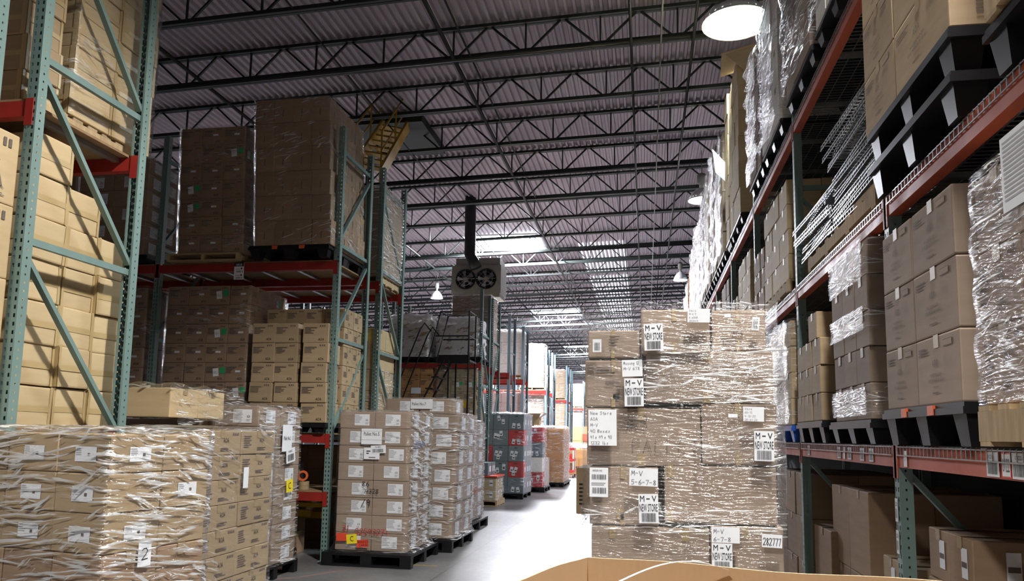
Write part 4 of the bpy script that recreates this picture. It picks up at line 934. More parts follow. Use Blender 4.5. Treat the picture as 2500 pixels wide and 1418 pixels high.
# red trolley
def trolley(label, x, y):
    o = thing('utility_cart', label, 'cart', (x, y, 0))
    for i, z in enumerate((.22, .62, 1.02)):
        b = MB(); b.box(0, .46, 0, .75, z-.02, z, 'totered'); b.box(0, .46, -.01, .01, z, z+.07, 'totered'); b.box(0, .46, .74, .76, z, z+.07, 'totered'); b.box(-.01, .01, 0, .75, z, z+.07, 'totered'); b.box(.45, .47, 0, .75, z, z+.07, 'totered'); b.obj('tray', o)
    for a, c in ((.02, .02), (.44, .02), (.02, .73), (.44, .73)):
        b = MB(); b.tube([(a, c, .2), (a, c, 1.1)], .022, 'white', 8); b.obj('post', o)
        b = MB(); b.tube([(a-.02, c, .06), (a+.02, c, .06)], .06, 'black', 16); b.obj('castor', o)
    b = MB(); b.tube([(.02, -.0, 1.08), (.02, -.12, 1.15), (.44, -.12, 1.15), (.44, 0, 1.08)], .018, 'totered', 8); b.obj('push_handle', o)
    return o
trolley('red three shelf trolley standing in the aisle, far end', -3.05, 27.9)
b = MB(); b.lathe([(0, 0), (.07, 0), (.07, .2), (.03, .26), (0.001, .26)], (-2.9, 28.2, .22), 'blue', 14); b.obj('spray_bottle', None, smooth=True, label='blue bottle on the bottom tray of the red trolley', category='bottle')
carton((-2.72, 28.25, .22), .2, .3, .3, 'plain', 'kraft_d', 0, 'small brown box on the bottom tray of the red trolley', None, 0)
carton((-2.8, 28.2, .62), .25, .3, .25, 'plain', 'redst', 0, 'red box on the middle tray of the red trolley', None, 0)
hand_truck('red hand truck beyond the trolley, near the aisle end', -2.6, 33.5, .8)
stack('brown cartons heaped behind the trolley', -3.4, 30.2, 0, .4, .4, .33, 3, 2, 3, 'plain', 'kraft_o', jit=.03)
stack('small heap beyond the trolley', -2.9, 35.2, 0, .4, .4, .4, 2, 1, 3, 'plain', 'kraft_d', jit=.03)
drape('white plastic lumped over the heap behind the trolley', [(-3.6, 30.1, 1.1), (-2.1, 30.1, 1.05), (-2.1, 31.2, 1.2), (-3.6, 31.2, 1.3)], 'film_h', 9)
b = MB(); b.lathe([(0.001, 0), (.045, 0), (.02, .09), (0.001, .1)], (-2.75, 25.2, 0), 'orange', 10); b.obj('floor_scrap', None, label='small orange scrap lying on the floor before the trolley', category='scrap')
stack('brown wall of cartons at the far aisle end', -6.3, 46, 0, .62, .6, .42, 7, 1, 5, 'plain', 'kraft_o', group='cartons at the far aisle end')
sheet('orange_notice', 'orange notice on the far wall of brown cartons', (-3.75, 45.97, 1.25), (1, 0, 0), (0, -1, 0), .45, .4, None, 'redst')
b = MB(); b.box(-5.9, -4.4, 46.1, 46.4, 2.12, 2.28, 'blue'); b.box(-5.6, -4.8, 46.1, 46.35, 2.28, 2.4, 'galv'); b.obj('blue_trays', None, label='blue trays lying on the far wall of brown cartons', category='tray')
# painted line marks and scuffs on the floor
b = MB(); b.box(-2.75, -2.35, 8.62, 8.65, .0005, .0012, 'yel_metal'); b.obj('trim_1'); bpy.data.objects['trim_1']['kind'] = 'structure'
b = MB(); b.box(-3.1, -2.5, 13.3, 13.33, .0005, .0012, 'yel_metal'); b.obj('trim_2'); bpy.data.objects['trim_2']['kind'] = 'structure'
M['redpaint'] = noisy('worn_red_floor_paint', (.30, .12, .09), (.24, .2, .18), .6, 30)
b = MB(); b.bar((-3.55, 7.6, .001), (-3.2, 8.25, .001), .035, .001, 'redpaint'); b.bar((-4.1, 7.2, .001), (-3.57, 7.57, .001), .035, .001, 'redpaint'); b.obj('trim_3'); bpy.data.objects['trim_3']['kind'] = 'structure'
# rolling ladder
def rolling_ladder():
    o = thing('rolling_ladder', 'black rolling warehouse ladder with guard rail, before the fourth rack row', 'ladder')
    y0 = 15.3; m = 'blackmetal'
    xb, zb, xt, zt = -5.65, .15, -4.15, 3.05; N = 12
    for yy, nn in ((y0, 'front'), (y0+.62, 'rear')):
        b = MB(); b.tube([(xb, yy, zb), (xt, yy, zt)], .02, m); b.obj('side_rail', o)
        b = MB(); b.tube([(xb-.05, yy, zb+.9), (xt-.55, yy, zt+.62), (xt-.45, yy, zt+.78), (xt-.3, yy, zt+.6)], .016, m)
        b.tube([(xb+.25, yy, zb+.45), (xb+.0, yy, zb+.95)], .014, m); b.obj('hand_rail', o)
        b = MB(); b.tube([(xt-.35, yy, zt), (xt-.1, yy, zt+1.02), (xt+.52, yy, zt+1.02), (xt+.52, yy, 0.1)], .018, m); b.tube([(xt-.2, yy, zt+.5), (xt+.52, yy, zt+.5)], .014, m); b.tube([(xt+.1, yy, 0.1), (xt+.1, yy, zt)], .018, m)
        b.tube([(xb, yy, zb), (xt+.52, yy, zb)], .02, m); b.tube([(xt+.1, yy, 1.6), (xt+.52, yy, .6)], .013, m); b.obj('guard_frame', o)
    for i in range(N):
        t = (i+.5)/N; x, z = xb+(xt-xb)*t, zb+(zt-zb)*t; b = MB(); b.box(x-.08, x+.08, y0, y0+.62, z-.012, z+.012, m); b.obj('step', o)
    b = MB(); b.box(xt-.1, xt+.55, y0, y0+.62, zt-.04, zt, m); b.box(xt-.12, xt+.55, y0-.01, y0, zt-.08, zt+.10, m); b.obj('platform', o)
    for x in (xb+.1, xt+.45):
        for yy in (y0+.05, y0+.57): b = MB(); b.tube([(x, yy-.02, .075), (x, yy+.02, .075)], .075, 'black', 16); b.obj('castor', o)
    b = MB(); b.tube([(xt+.52, y0, zt+.5), (xt+.52, y0+.62, zt+.5)], .014, m); b.tube([(xt+.52, y0, zt+1.02), (xt+.52, y0+.62, zt+1.02)], .016, m); b.tube([(xt-.1, y0+.0, zt+1.02), (xt-.1, y0+.62, zt+1.02)], .016, m); b.obj('guard_rail', o)
    s = MB(); s.box(xt+.12, xt+.5, y0-.015, y0-.008, 2.05, 2.2, 'yel_metal'); s.obj('warning_plate', o)
rolling_ladder()
# yellow roof hatch stair
def hatch_stair():
    o = thing('roof_stair', 'yellow steel stair hanging below the dark roof hatch', 'stair')
    m = 'yel_metal'; T0, T1 = Vector((-5.85, 16.0, 8.7)), Vector((-5.35, 12.9, 6.35)); W = Vector((.52, .05, -.10)); d = (T1-T0).normalized()
    up = W.cross(d).normalized()
    if up.z < 0: up = -up
    for k in (0, 1):
        p, q = T0+W*k, T1+W*k; b = MB(); b.bar(p, q, .05, .30, m, up); b.obj('stringer', o)
    for i in range(9):
        p = T0+(T1-T0)*((i+.7)/9.5); b = MB(); b.bar(p+W*.02, p+W*.98, .22, .03, m, (0, 0, 1)); b.obj('tread', o)
    b = MB(); b.bar(T0+W+up*.02-Vector((0, 0, .15)), T0+(T1-T0)*.75-Vector((0, 0, .2)), .03, .05, m); b.obj('brace', o)
    for k in (0, 1):
        b = MB(); h = Vector((0, 0, .85)); p, q = T0+W*k+(T1-T0)*.12, T1+W*k
        b.tube([p+h*.2, p+h, q+h, q+h*.1], .02, m); b.tube([p+h*.55, q+h*.55], .016, m); b.tube([(p+q)/2, (p+q)/2+h], .018, m); b.obj('hand_rail', o)
hatch_stair()
b = MB(); b.box(-7.0, -4.9, 15.6, 17.6, 8.42, 8.60, 'steel_d'); b.obj('roof_hatch_box', None, label='dark roof hatch box above the yellow stair', category='hatch')
# ================================================================== loads on the right rack
# first level
wood_pallet('raw wooden pallet under the glossy wrapped tower, right picture edge', 1.28, 2.15, 1.490, 1.0, 1.1, .155)
stack('glossy tower at the right picture edge', 1.31, 2.2, 1.648, .45, .35, .30, 2, 3, 3, 'side', 'kraft_m', side='l', jit=.004)
film('thick glossy wrap round the tower, right picture edge', 1.31, 2.2, 2.21, 3.25, 1.65, 2.56, 'film_h', amp=.012, step=.04, seed=51)
o = sheet('instruction_sheet', 'white printed sheet in the wrap of the right edge tower', (1.285, 2.95, 2.33), (0, -1, 0), (-1, 0, 0), .3, .28, lambda F: F.lines(.02, .03, .28, .26, 14, 'ink2'))
plastic_pallet('black pallet with orange grips under the six big cartons, first level', 1.29, 3.40, 1.487, 1.05, 1.07, .185, grips=True)
for k in range(3):
    for j, (y0, d) in enumerate(((3.44, .52), (3.965, .465))):
        for i in range(2):
            if i and j: continue
            carton((1.55+i*.51, y0+d/2, 1.673+k*.315), .50, d, .315, 'big', 'kraft_m', R_.uniform(-.01, .01), f"big printed carton, {['bottom', 'middle', 'top'][k]} layer, {['nearer', 'farther'][j]} column{' at the back' if i else ''}, black pallet by the nearest frame", 'big cartons on the first level', k, seg=2, bev=.008)
plastic_pallet('black pallet under the strapped carton block, first level', 1.31, 4.80, 1.487, 1.0, 1.0, .145)
stack('strapped block left of nearest right frame', 1.325, 4.84, 1.634, .40, .29, .222, 2, 3, 5, 'plain', 'kraft_m', side='l', jit=.006)
fo = film('clear wrap bands round the strapped block, right rack', 1.325, 4.84, 2.13, 5.71, 2.18, 2.32, 'film_h', amp=.008, seed=52, top=False)
for z0, z1 in ((2.50, 2.745), (1.66, 1.82)):
    q = film('', 1.325, 4.84, 2.13, 5.71, z0, z1, 'film_h', amp=.008, seed=53, top=False); q.name = 'wrap_band'; q.pop('category', None); q.pop('label', None); q.location = q.location-fo.location; q.parent = fo
plastic_pallet('black pallet under the small stepped cartons, first level', 1.3, 6.02, 1.487, .9, .95, .165)
stack('small stepped pile before the second frame', 1.31, 6.08, 1.654, .30, .30, .213, 3, 3, 3, 'plain', 'kraft', side='l', jit=.006)
carton((1.46, 6.32, 2.295), .30, .30, .213, 'plain', 'kraft', 0, 'single carton on top of the small stepped pile, right rack', None, 2)
for i, (y0, y1, z1, m) in enumerate(((7.25, 8.35, 2.60, 'kraft_l'), (8.6, 9.55, 2.5, 'kraft'), (9.9, 11.0, 2.6, 'kraft_m'), (11.2, 12.2, 2.4, 'kraft'), (12.5, 13.6, 2.6, 'kraft'), (13.8, 14.8, 2.5, 'kraft_m'))):
    plastic_pallet(f'dark pallet under the {ORD[i]} wrapped load past the second frame, first level', 1.3, y0-.03, 1.487, 1.0, y1-y0+.06, .15, m='blue' if i == 0 else 'black')
    nz = 4
    stack(f'{ORD[i]} wrapped load past the second frame', 1.31, y0, 1.64, .31, (y1-y0)/3, (z1-1.64)/nz, 3, 3, nz, 'plain', m, side='l', jit=.008)
    film(f'crumpled wrap round the {ORD[i]} load past the second frame', 1.31, y0, 2.24, y1, 1.65, z1, 'film_h', amp=.03, seed=53+i)
# second level
for k in range(2): plastic_pallet(f"{['lower', 'upper'][k]} of two nested black pallets under the big cartons, second level", 1.29, 3.36, 2.888+k*.20, 1.05, 1.2, .195)
for k in range(3):
    for j, (y0, d) in enumerate(((3.37, .70), (4.08, .55))):
        carton((1.57, y0+d/2, 3.286+k*.336), .55, d, .336, 'big', 'kraft', R_.uniform(-.01, .01), f"big printed carton, {['bottom', 'middle', 'top'][k]} layer, {['nearer', 'farther'][j]} column, second level", 'big cartons on the second level', k, seg=2, bev=.008)
plastic_pallet('black pallet under the pale wooden pallet, second level', 1.3, 2.0, 2.888, 1.0, 1.05, .2)
wood_pallet('pale wooden pallet at the upper right picture corner', 1.28, 1.95, 3.09, 1.0, 1.05, .14)
stack('load at the upper right picture corner', 1.31, 2.0, 3.232, .45, .45, .33, 2, 2, 3, 'plain', 'kraft_d', side='l')
wood_pallet('wooden pallet under the pile of spare wire decks', 1.34, 4.65, 2.888, 1.0, 1.9, .12)
spare = wire_mesh_parts(1.12, 1.0, 'galv', .04, .055, .11)
for k in range(16):
    place(spare[:2], 'spare_wire_deck', f"spare wire deck in the taller pile by the nearest frame, {ORD[k] if k < 12 else 'upper part'}{' from below' if k < 12 else ''}", 'wire deck', (1.36+R_.uniform(-.03, .03), 4.66+R_.uniform(-.04, .06), 3.06+k*.046), R_.uniform(-.03, .03), 'spare wire decks, tall pile')
for k in range(10):
    place(spare[:2], 'spare_wire_deck', f"spare wire deck in the lower pile toward the second frame, {ORD[k]} from below", 'wire deck', (1.38+R_.uniform(-.03, .05), 5.86+R_.uniform(-.06, .06), 3.05+k*.046), R_.uniform(-.05, .05), 'spare wire decks, low pile')
b = MB(); b.box(1.36, 1.46, 4.62, 5.2, 3.01, 3.055, 'wood');
b.obj('timber_block', None, label='short timber lying beneath the spare wire decks', category='timber')
for i, (y0, y1, z1, m, nz) in enumerate(((7.35, 8.75, 3.98, 'kraft_l', 4), (8.85, 9.6, 3.7, 'kraft_d', 3), (9.95, 11.2, 3.95, 'kraft_l', 4), (11.35, 12.2, 3.6, 'kraft', 3), (12.5, 13.7, 4.1, 'kraft_m', 4), (13.9, 14.8, 4.0, 'kraft', 4), (15.1, 16.3, 4.1, 'kraft_m', 4), (16.5, 17.4, 4.0, 'kraft', 4))):
    wood_pallet(f'wooden pallet, {ORD[i]} load past the spare decks, second level', 1.32, y0, 2.888, 1.0, y1-y0, .12)
    stack(f'{ORD[i]} load past the spare decks', 1.33, y0, 3.01, .32, (y1-y0)/3, (z1-3.01)/nz, 3, 3, nz, 'plain', m, side='l', jit=.008)
# third level: tall wrapped loads below the lamps
T3 = [(4.75, 5.75, 6.1, 'whitebox', 'film_h'), (5.9, 6.95, 6.0, 'kraft_m', 'film_h'), (7.3, 8.35, 6.1, 'whitebox', 'film_h'), (8.5, 9.4, 6.0, 'kraft_m', 'film_h'), (10.4, 11.6, 6.75, 'kraft_l', None), (11.75, 12.2, 6.9, 'kraft_l', None),
      (12.6, 13.7, 6.6, 'kraft', 'film'), (13.9, 14.85, 6.9, 'kraft_d', 'film_t'), (15.2, 16.3, 6.8, 'kraft_l', 'film'), (16.5, 17.5, 6.9, 'kraft_m', 'film_h'), (17.8, 18.9, 6.6, 'whitebox', 'film_h'), (19.1, 20.1, 6.8, 'kraft_m', 'film_h'), (20.4, 21.5, 6.6, 'whitebox', 'film_h'), (21.7, 22.7, 6.4, 'kraft_o', None), (23, 24, 6.2, 'kraft_m', 'film_h'), (24.3, 25.3, 6.0, 'whitebox', 'film_h')]
for i, (y0, y1, z1, m, fm) in enumerate(T3):
    od = ORD[i] if i < 12 else f'{i+1}th'
    plastic_pallet(f'black pallet under the {od} tall load, third level', 1.28, y0, 4.438, 1.0, y1-y0, .13)
    nz = max(4, int((z1-4.57)/.33)); nyy = 3 if y1-y0 > .6 else 1
    stack(f'{od} tall load, third level', 1.27, y0+.02, 4.57, .32, (y1-y0-.04)/nyy, (z1-4.57)/nz, 3, nyy, nz, 'plain', m, side='l', jit=.01, parts=i < 9)
    if fm: film(f'bright crumpled wrap round the {od} tall load, third level', 1.27, y0+.02, 2.23, y1-.02, 4.575, z1, fm, amp=.045, step=.09, seed=70+i)
b = MB(); b.hexa([(1.05, 10.3, 6.80), (1.75, 10.25, 6.95), (1.8, 10.9, 6.95), (1.1, 11.0, 6.80), (1.05, 10.3, 6.812), (1.75, 10.25, 6.962), (1.8, 10.9, 6.962), (1.1, 11.0, 6.812)], 'kraft_l'); b.hexa([(1.1, 10.3, 6.79), (1.6, 10.27, 6.9), (1.55, 10.3, 6.62), (1.35, 10.3, 6.55), (1.1, 10.312, 6.79), (1.6, 10.282, 6.9), (1.55, 10.312, 6.62), (1.35, 10.312, 6.55)], 'kraft_l')
b.obj('cardboard_flap', None, label='loose cardboard flap on top of the fifth tall load, third level', category='cardboard')
b = MB(); b.add([(1.26, 12.1, 5.9), (1.05, 11.9, 6.05), (1.1, 12.0, 5.7), (1.262, 12.15, 5.6)], [(0, 1, 2, 3)], 'paper'); b.obj('hanging_paper', None, label='white paper hanging from the third level loads', category='paper')
# floor level below the first beam, its shade partly put into darker board
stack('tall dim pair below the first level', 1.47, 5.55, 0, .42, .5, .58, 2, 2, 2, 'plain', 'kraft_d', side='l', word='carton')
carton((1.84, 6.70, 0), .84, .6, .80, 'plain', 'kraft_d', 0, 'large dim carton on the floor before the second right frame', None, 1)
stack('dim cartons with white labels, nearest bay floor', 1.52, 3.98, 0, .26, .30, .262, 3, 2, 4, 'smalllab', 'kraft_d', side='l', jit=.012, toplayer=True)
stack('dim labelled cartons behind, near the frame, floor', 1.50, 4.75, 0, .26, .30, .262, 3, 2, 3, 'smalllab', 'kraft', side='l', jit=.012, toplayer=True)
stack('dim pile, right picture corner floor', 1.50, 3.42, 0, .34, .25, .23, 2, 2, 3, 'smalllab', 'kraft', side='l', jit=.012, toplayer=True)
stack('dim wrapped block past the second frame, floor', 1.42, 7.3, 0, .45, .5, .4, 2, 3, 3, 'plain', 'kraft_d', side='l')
o = carton((1.73, 3.15, .58), .42, .40, .36, 'plain', 'kraft', .15, 'carton with a large white label, bottom right picture corner', None, 1, seg=2)
b = MB(); F = faces(b, .42, .40, .36)['f']; F.rect(.06, .03, .30, .33, 'paper'); aoa(F, .10, .06, .04, .03); F.lines(.22, .06, .27, .25, 6); b.obj('label', o)
b = MB(); b.box(1.5, 1.96, 2.93, 3.38, 0, .578, 'kraft_d'); b.obj('carton', None, label='dim carton beneath the one with the large white label', category='box')
# beam labels
def beam_label(label, y, z0, z1, w_, draw, bg='paper'):
    return sheet('location_label', label, (RX-.004, y, z0), (0, -1, 0), (-1, 0, 0), w_, z1-z0, draw, bg)
def bcl(F): F.barcode(.012, .010, .098, .062, n=22); F.text('01221A', .02, .070, .05, .015)
beam_label('white barcode label left of the 0122 label, orange beam', 3.36, 1.372, 1.468, .11, bcl)
def n0122(F): F.rect(.004, .006, .071, .09, 'paper', 1.5); F.text('0122', .009, .022, .056, .052)
beam_label('red edged label reading 0122 on the orange beam', 3.225, 1.372, 1.468, .076, n0122, 'redst')
beam_label('wide barcode label right of the 0122 label, orange beam', 3.143, 1.372, 1.468, .16, lambda F: (F.barcode(.012, .010, .15, .062, n=30), F.text('0122-11', .03, .070, .08, .015)))
beam_label('small slip on the orange beam beside the nearest frame', 4.36, 1.372, 1.455, .05, lambda F: F.text('A', .018, .03, .012, .018))
for i, y in enumerate((5.0, 5.2, 5.5, 5.62, 5.78, 6.8)):
    beam_label(f"grey barcode slip on the second bay beam, {ORD[i]} from the nearest frame", y, 1.38, 1.46, .09 if i != 3 else .05, (lambda F: F.barcode(.01, .01, .08, .065, 'ink2')) if i != 3 else None)
for i, (z, t) in enumerate(((1.07, '122B'), (.90, '122A'))):
    sheet('post_label', f'white {t} sticker on the nearest right rack post', (RX-.004, 4.536, z), (0, -1, 0), (-1, 0, 0), .045, .125, lambda F, t=t: (F.text(t, .004, .085, .038, .022), F.barcode(.01, .02, .035, .07, n=8)))
for i, z in enumerate((1.9, 1.75)):
    sheet('post_label', f"small white sticker on the nearest right post, {['upper', 'lower'][i]}, above the beam", (RX-.004, 4.536, z), (0, -1, 0), (-1, 0, 0), .05, .12, lambda F: (F.text('122D', .004, .08, .04, .02), F.barcode(.01, .02, .04, .06, n=8)))
# hanging tag on the red beam, second left row
b = MB(); b.box(-5.06, -4.93, 8.555, 8.562, 3.37, 3.585, 'paper'); F = Face(b, (-5.06, 8.555, 3.37), (1, 0, 0), (0, 0, 1), (0, -1, 0)); F.rect(0, .165, .13, .215, 'ink', 1); F.text('H0U8', .025, .172, .08, .03, 'paper', 2)
F.barcode(.03, .09, .12, .11, n=8); F.barcode(.03, .01, .12, .03, n=8); F.rect(.02, .13, .08, .135, 'ink2'); F.rect(.02, .05, .08, .055, 'ink2'); F.rrect(.10, .14, .02, .02, .78, 'ink'); F.rrect(.10, .055, .02, .02, .78, 'ink'); b.obj('location_sign', None, label='hanging white location sign on the upper red beam, second row', category='sign')
# ================================================================== the marked pallet in the middle foreground
MY = 4.40
wood_pallet('wooden pallet under the marked New Store load', -.33, MY, 0, 1.06, 1.24, .13)
def mv(x0, x1, z0, z1, label, dep=.6, m='kraft_m', marks=None, labs=(), rz=0, y=MY, kind=None, tp=None):
    w_, h = x1-x0, z1-z0
    o = ob('carton', body_mesh(w_, dep, h, m, int(x0*10) % 4, .008, 2), None, ((x0+x1)/2, y+dep/2, z0), (0, 0, rz), label=label, category='box', group=None)
    if kind:
        for nme, pm in deco(kind, w_, dep, h, 0): ob(nme, pm, o)
    b = MB(); F = faces(b, w_, dep, h, .002)['f']
    for t in (tp or ((w_*.45, w_*.52),)): F.rect(t[0], h-.07, t[1], h, 'tape', 1); F.rect(t[0], 0, t[1], .07, 'tape', 1)
    b.obj('tape', o)
    if marks:
        b = MB(); F = faces(b, w_, dep, h, .002)['f']; marks(F, w_, h); b.obj('printed_mark', o)
    for (X0, Z0, X1, Z1, a, draw) in labs:      # in world front-plane metres
        b = MB(); W, H_ = X1-X0, Z1-Z0; cu, cv = (X0+X1)/2-x0, (Z0+Z1)/2-z0; c, s = math.cos(a), math.sin(a)
        U = Vector((c, 0, s)); V = Vector((-s, 0, c)); O = Vector((-w_/2+cu, -dep/2-.040, cv))-U*W/2-V*H_/2
        F = Face(b, O, U, V, (0, -1, 0), .0012); F.rect(0, 0, W, H_, 'paper', 1); draw(F, W, H_); b.obj('label', o)
    return o
def MVL(F, w_, h): F.text('M', w_*.08, h*.74, w_*.22, h*.2); F.rect(w_*.4, h*.82, w_*.58, h*.85, 'ink', 2); F.text('V', w_*.68, h*.74, w_*.24, h*.2); F.text('NEW STORE', w_*.04, h*.40, w_*.92, h*.26); F.barcode(w_*.14, h*.05, w_*.88, h*.35, n=26)
def HW(lines, th=.08):
    def f(F, w_, h):
        n = len(lines)
        for i, t in enumerate(lines):
            hh = h/n*.52; adv = min(.95, w_*.9/(max(1, len(t))*hh*.9)); F.hand(t, w_*.07, h-(i+.82)*h/n, hh, adv=adv, th=th)
    return f
mv(-.333, -.03, 1.955, 2.118, 'small wrapped carton, top left of the New Store load', labs=((-.30, 1.985, -.25, 2.06, 0, lambda F, w_, h: F.barcode(.01, .01, w_-.01, h-.02, n=8)),), marks=lambda F, w_, h: F.lines(w_*.42, h*.3, w_*.62, h*.8, 5))
mv(-.025, .358, 1.975, 2.235, 'top middle carton of the New Store load, with two labels', rz=.0, y=MY-.02, labs=((-.008, 1.992, .098, 2.145, .03, MVL), (.234, 2.15, .356, 2.228, -.02, HW(['Store', 'M-V 9', '6 aOAB', '283449']))))
mv(.372, .67, 2.0, 2.235, 'top right carton of the New Store load, printed AOA', y=MY+.03, m='kraft_m', marks=lambda F, w_, h: (aoa(F, w_*.38, h*.36, w_*.2, h*.12), F.lines(w_*.2, h*.15, w_*.6, h*.3, 3)), labs=((.59, 2.11, .63, 2.185, -.08, lambda F, w_, h: F.barcode(.005, .01, w_-.005, h-.01, n=6)), (.44, 2.185, .475, 2.205, 0, lambda F, w_, h: None)))
mv(-.348, -.008, 1.672, 1.945, 'second layer left carton of the New Store load', marks=lambda F, w_, h: (F.lines(w_*.2, h*.7, w_*.5, h*.85, 3), F.lines(w_*.35, h*.45, w_*.6, h*.58, 3), F.rect(w_*.48, h*.16, w_*.58, h*.28, 'ink')), labs=((-.132, 1.845, -.018, 1.94, .03, HW(['Missing 12', 'M-V 678', ''])), (-.119, 1.676, -.012, 1.835, .02, MVL)))
mv(.0, .70, 1.70, 1.995, 'second layer wide carton of the New Store load, heavily wrapped', dep=.62)
mv(-.335, .305, 1.342, 1.668, 'middle layer carton marked number 3 pallet', marks=lambda F, w_, h: (F.hand('#3', .215, .20, .085, 'ink2', th=.05), F.hand('PALLET', .255, .075, .075, 'ink2', th=.04)), labs=((-.322, 1.452, -.163, 1.655, .01, HW(['New Store', 'AOA', 'M-V', '40 Boxes', '41 x 49 x 90', '1232 lbs'])),))
mv(.308, .712, 1.358, 1.70, 'middle layer right carton of the New Store load', labs=((.585, 1.385, .69, 1.548, -.01, MVL), (.53, 1.60, .64, 1.68, -.02, HW(['Store', '60-15', '4-12-22', '28-41-22'])), (.45, 1.62, .50, 1.64, 0, lambda F, w_, h: None)))
mv(-.318, .072, 1.010, 1.338, 'fourth layer left carton of the New Store load, three labels', labs=((-.314, 1.165, -.21, 1.328, 0, lambda F, w_, h: (F.text('ORDER NO.', w_*.15, h*.87, w_*.55, h*.06), F.barcode(w_*.12, h*.6, w_*.9, h*.77), F.lines(w_*.1, h*.38, w_*.9, h*.5, 2), F.barcode(w_*.15, h*.12, w_*.9, h*.32))), (-.092, 1.232, .065, 1.330, -.02, HW(['M-V', '5-6-7-8'])), (-.04, 1.03, .067, 1.19, .03, MVL)), marks=lambda F, w_, h: F.rect(w_*.4, .03, w_*.5, .09, 'tape', 1))
mv(.10, .708, 1.035, 1.352, 'fourth layer right carton of the New Store load, unmarked', tp=((.02, .05),))
mv(-.45, -.02, 1.00, 1.30, 'carton sticking out at the left behind the fourth layer', y=MY+.63, m='kraft', marks=lambda F, w_, h: F.lines(.02, .05, .06, .2, 6, 'ink'))
mv(-.305, .345, .70, 1.006, 'fifth layer left carton of the New Store load', tp=((.10, .135), (.5, .54)))
mv(.348, .738, .72, 1.03, 'fifth layer right carton of the New Store load, three labels', labs=((.352, .94, .50, 1.035-.01, 0, HW(['M-V', '6-7-8'])), (.352, .79, .46, .937, 0, MVL), (.615, .925, .72, .995, -.03, HW(['282777']))))
mv(-.30, .2, .40, .696, 'sixth layer left carton of the New Store load'); mv(.21, .74, .40, .715, 'sixth layer right carton of the New Store load')
mv(-.30, .2, .132, .396, 'bottom layer left carton of the New Store load'); mv(.21, .74, .132, .396, 'bottom layer right carton of the New Store load')
for i, (x0, x1, z0, z1) in enumerate(((-.31, .2, .132, .70), (.21, .72, .132, .70), (.0, .7, .72, 1.34), (-.3, .3, 1.345, 1.66), (.31, .7, 1.36, 1.95), (-.3, .3, 1.665, 1.95))):
    carton(((x0+x1)/2, MY+.645+.28, z0), x1-x0, .55, z1-z0-.004, 'plain', 'kraft_m', 0, f"rear carton of the New Store load, {['bottom left', 'bottom right', 'lower middle', 'centre', 'upper right', 'upper left'][i]}", 'rear cartons of the New Store load', i)
fo = film('clear shiny wrap round the whole New Store load', -.35, MY-.02, .745, MY+1.24, .14, 2.0, 'film_c', amp=.006, step=.04, off=.006, top=False, seed=90)
for nm, a in (('folded_band', (-.02, MY-.015, .725, MY+1.22, 1.70, 2.02, 'film_h', .010, .03)), ('folded_band', (.30, MY-.012, .73, MY+1.22, 1.30, 1.56, 'film_t', .008, .03)), ('folded_band', (-.345, MY-.012, .73, MY+1.22, .98, 1.10, 'film_h', .008, .03)), ('top_wrap', (-.34, MY-.03, .70, MY+.62, 2.0, 2.25, 'film_c', .008, .05))):
    q = film('', *a[:6], a[6], amp=a[7], step=a[8], off=.018, top=False, seed=int(a[4]*50)); q.name = nm; q.pop('category', None); q.pop('label', None)
    q.location = q.location-fo.location; q.parent = fo
# ================================================================== open bulk carton in the foreground
def bulk_box():
    o = thing('open_bulk_carton', 'large open topped kraft carton in the bottom foreground with a white strap', 'box')
    A = Vector((-.195, 2.635, 0)); U = Vector((.988, -.153, 0)).normalized(); W = Vector((-.322, -.947, 0)).normalized(); w_, d, h, t = 1.18, .98, 1.095, .009
    def wall(p, a, ln, nrm, nm):
        b = MB(); n = 14; vs = []
        for i in range(n+1):
            u = i/n; q = p+a*ln*u; k = math.sin(u*math.pi)*.008
            zz = h+.006*math.sin(u*9)*u*(1-u)*4
            for z in (.0, zz):
                for s in (0, t): vs.append(q+nrm*(s+k)+Vector((0, 0, z)))
        fs = []
        for i in range(n):
            c, e = i*4, i*4+4
            fs += [(c, c+2, e+2, e), (c+1, e+1, e+3, c+3), (c+2, c+3, e+3, e+2), (c, e, e+1, c+1)]
        fs += [(0, 1, 3, 2), (n*4, n*4+2, n*4+3, n*4+1)]
        b.add(vs, fs, 'kraft_in'); return b.obj(nm, o)
    D = A+W*d
    wall(A, U, w_, -W, 'wall_panel'); wall(A, W, d, Vector((-U.x, -U.y, 0)), 'wall_panel'); wall(D, U, w_, W, 'wall_panel'); wall(A+U*w_, W, d, U, 'wall_panel')
    b = MB(); P = [A, A+U*w_, A+U*w_+W*d, D]; b.add([p+Vector((0, 0, .01)) for p in P], [(0, 1, 2, 3)], 'kraft_in'); b.obj('bottom_panel', o)
    b = MB(); pts = []
    for i in range(16):
        u = i/15; q = A+U*(.18+.28*u)-U*.0+W*(.24-.22*u); pts.append(q+Vector((0, 0, h-.045+.06*math.sin(u*2.6)+.01)))
    for i in range(15):
        b.bar(pts[i], pts[i+1], .012, .0015, 'white')
    b.obj('white_strap', o)
M['kraft_in'] = noisy('inner_kraft_board', (.60, .43, .26), (.54, .38, .23), .8, 2, (1, 1, 1), .0)
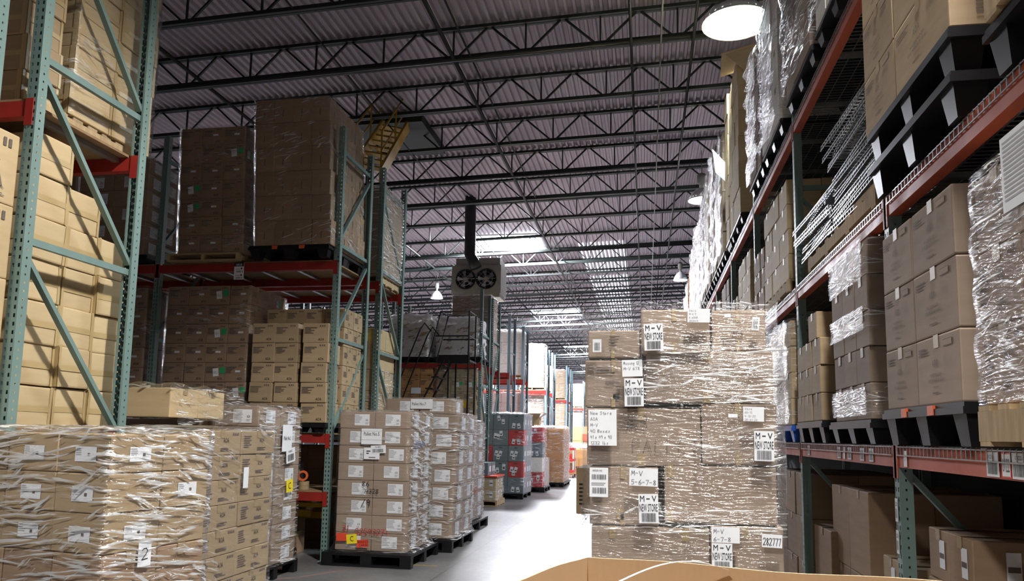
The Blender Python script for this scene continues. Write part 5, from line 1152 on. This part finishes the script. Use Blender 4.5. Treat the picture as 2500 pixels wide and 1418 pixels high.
def flutes(m):
    b = m.node_tree.nodes['Principled BSDF']; tc = nd(m, 'ShaderNodeTexCoord'); wv = nd(m, 'ShaderNodeTexWave', i_Scale=14.0); wv.bands_direction = 'X'
    bp = nd(m, 'ShaderNodeBump', i_Strength=.15, i_Distance=.003); lk(m, tc.outputs['Object'], wv.inputs['Vector']); lk(m, wv.outputs['Fac'], bp.inputs['Height']); lk(m, bp.outputs[0], b.inputs['Normal'])
flutes(M['kraft_in'])
bulk_box()

# ================================================================== the boxes that show largest stay single; the rest become one mass
def merge_small(prefix, keep, name, label, category):
    from mathutils.bvhtree import BVHTree
    bpy.context.view_layer.update()
    cs = [o for o in C.objects if o.parent is None and o.type == 'MESH' and o.name.split('.')[0] == prefix]
    blk = [o for o in C.objects if o.parent is None and o.type == 'MESH' and o.name.split('.')[0] in ('carton', 'storage_tote') and o not in cs]
    vs, fs, own = [], [], []
    for n, o in enumerate(cs+blk):
        k = len(vs); vs += [o.matrix_world@Vector(c) for c in o.bound_box]
        for f in ((0, 1, 2, 3), (4, 7, 6, 5), (0, 4, 5, 1), (1, 5, 6, 2), (2, 6, 7, 3), (3, 7, 4, 0)): fs.append(tuple(k+a for a in f)); own.append(n)
    t = BVHTree.FromPolygons(vs, fs); hits = [0]*(len(cs)+len(blk)); O = Vector((0, 0, 1.5))
    for yy in range(4, 1418, 8):
        for xx in range(4, 2500, 8):
            d = (_f+_r*((xx-1250)/1851.5)-_u*((yy-844.5)/1851.5)).normalized(); h = t.ray_cast(O, d)
            if h[2] is not None: hits[own[h[2]]] += 1
    order = sorted(range(len(cs)), key=lambda i: -hits[i])
    rest = [cs[i] for i in order[keep:]]; kept = [hits[i] for i in order[:keep]]
    b = MB()
    for o in rest:
        for p in [o]+list(o.children):
            mw = p.matrix_world; k = len(b.v); me = p.data; b.v += [tuple(mw@v.co) for v in me.vertices]; mi = [b.mi(m) for m in me.materials]
            for f in me.polygons: b.f.append(tuple(k+a for a in f.vertices)); b.m.append(mi[f.material_index])
    for o in rest:
        for p in list(o.children): bpy.data.objects.remove(p)
        bpy.data.objects.remove(o)
    o = b.obj(name, None, label=label, category=category); o['kind'] = 'stuff'
merge_small('carton', 298, 'stacked_cartons', 'the many smaller and half hidden cartons stacked on racks and pallets all round the hall', 'boxes')
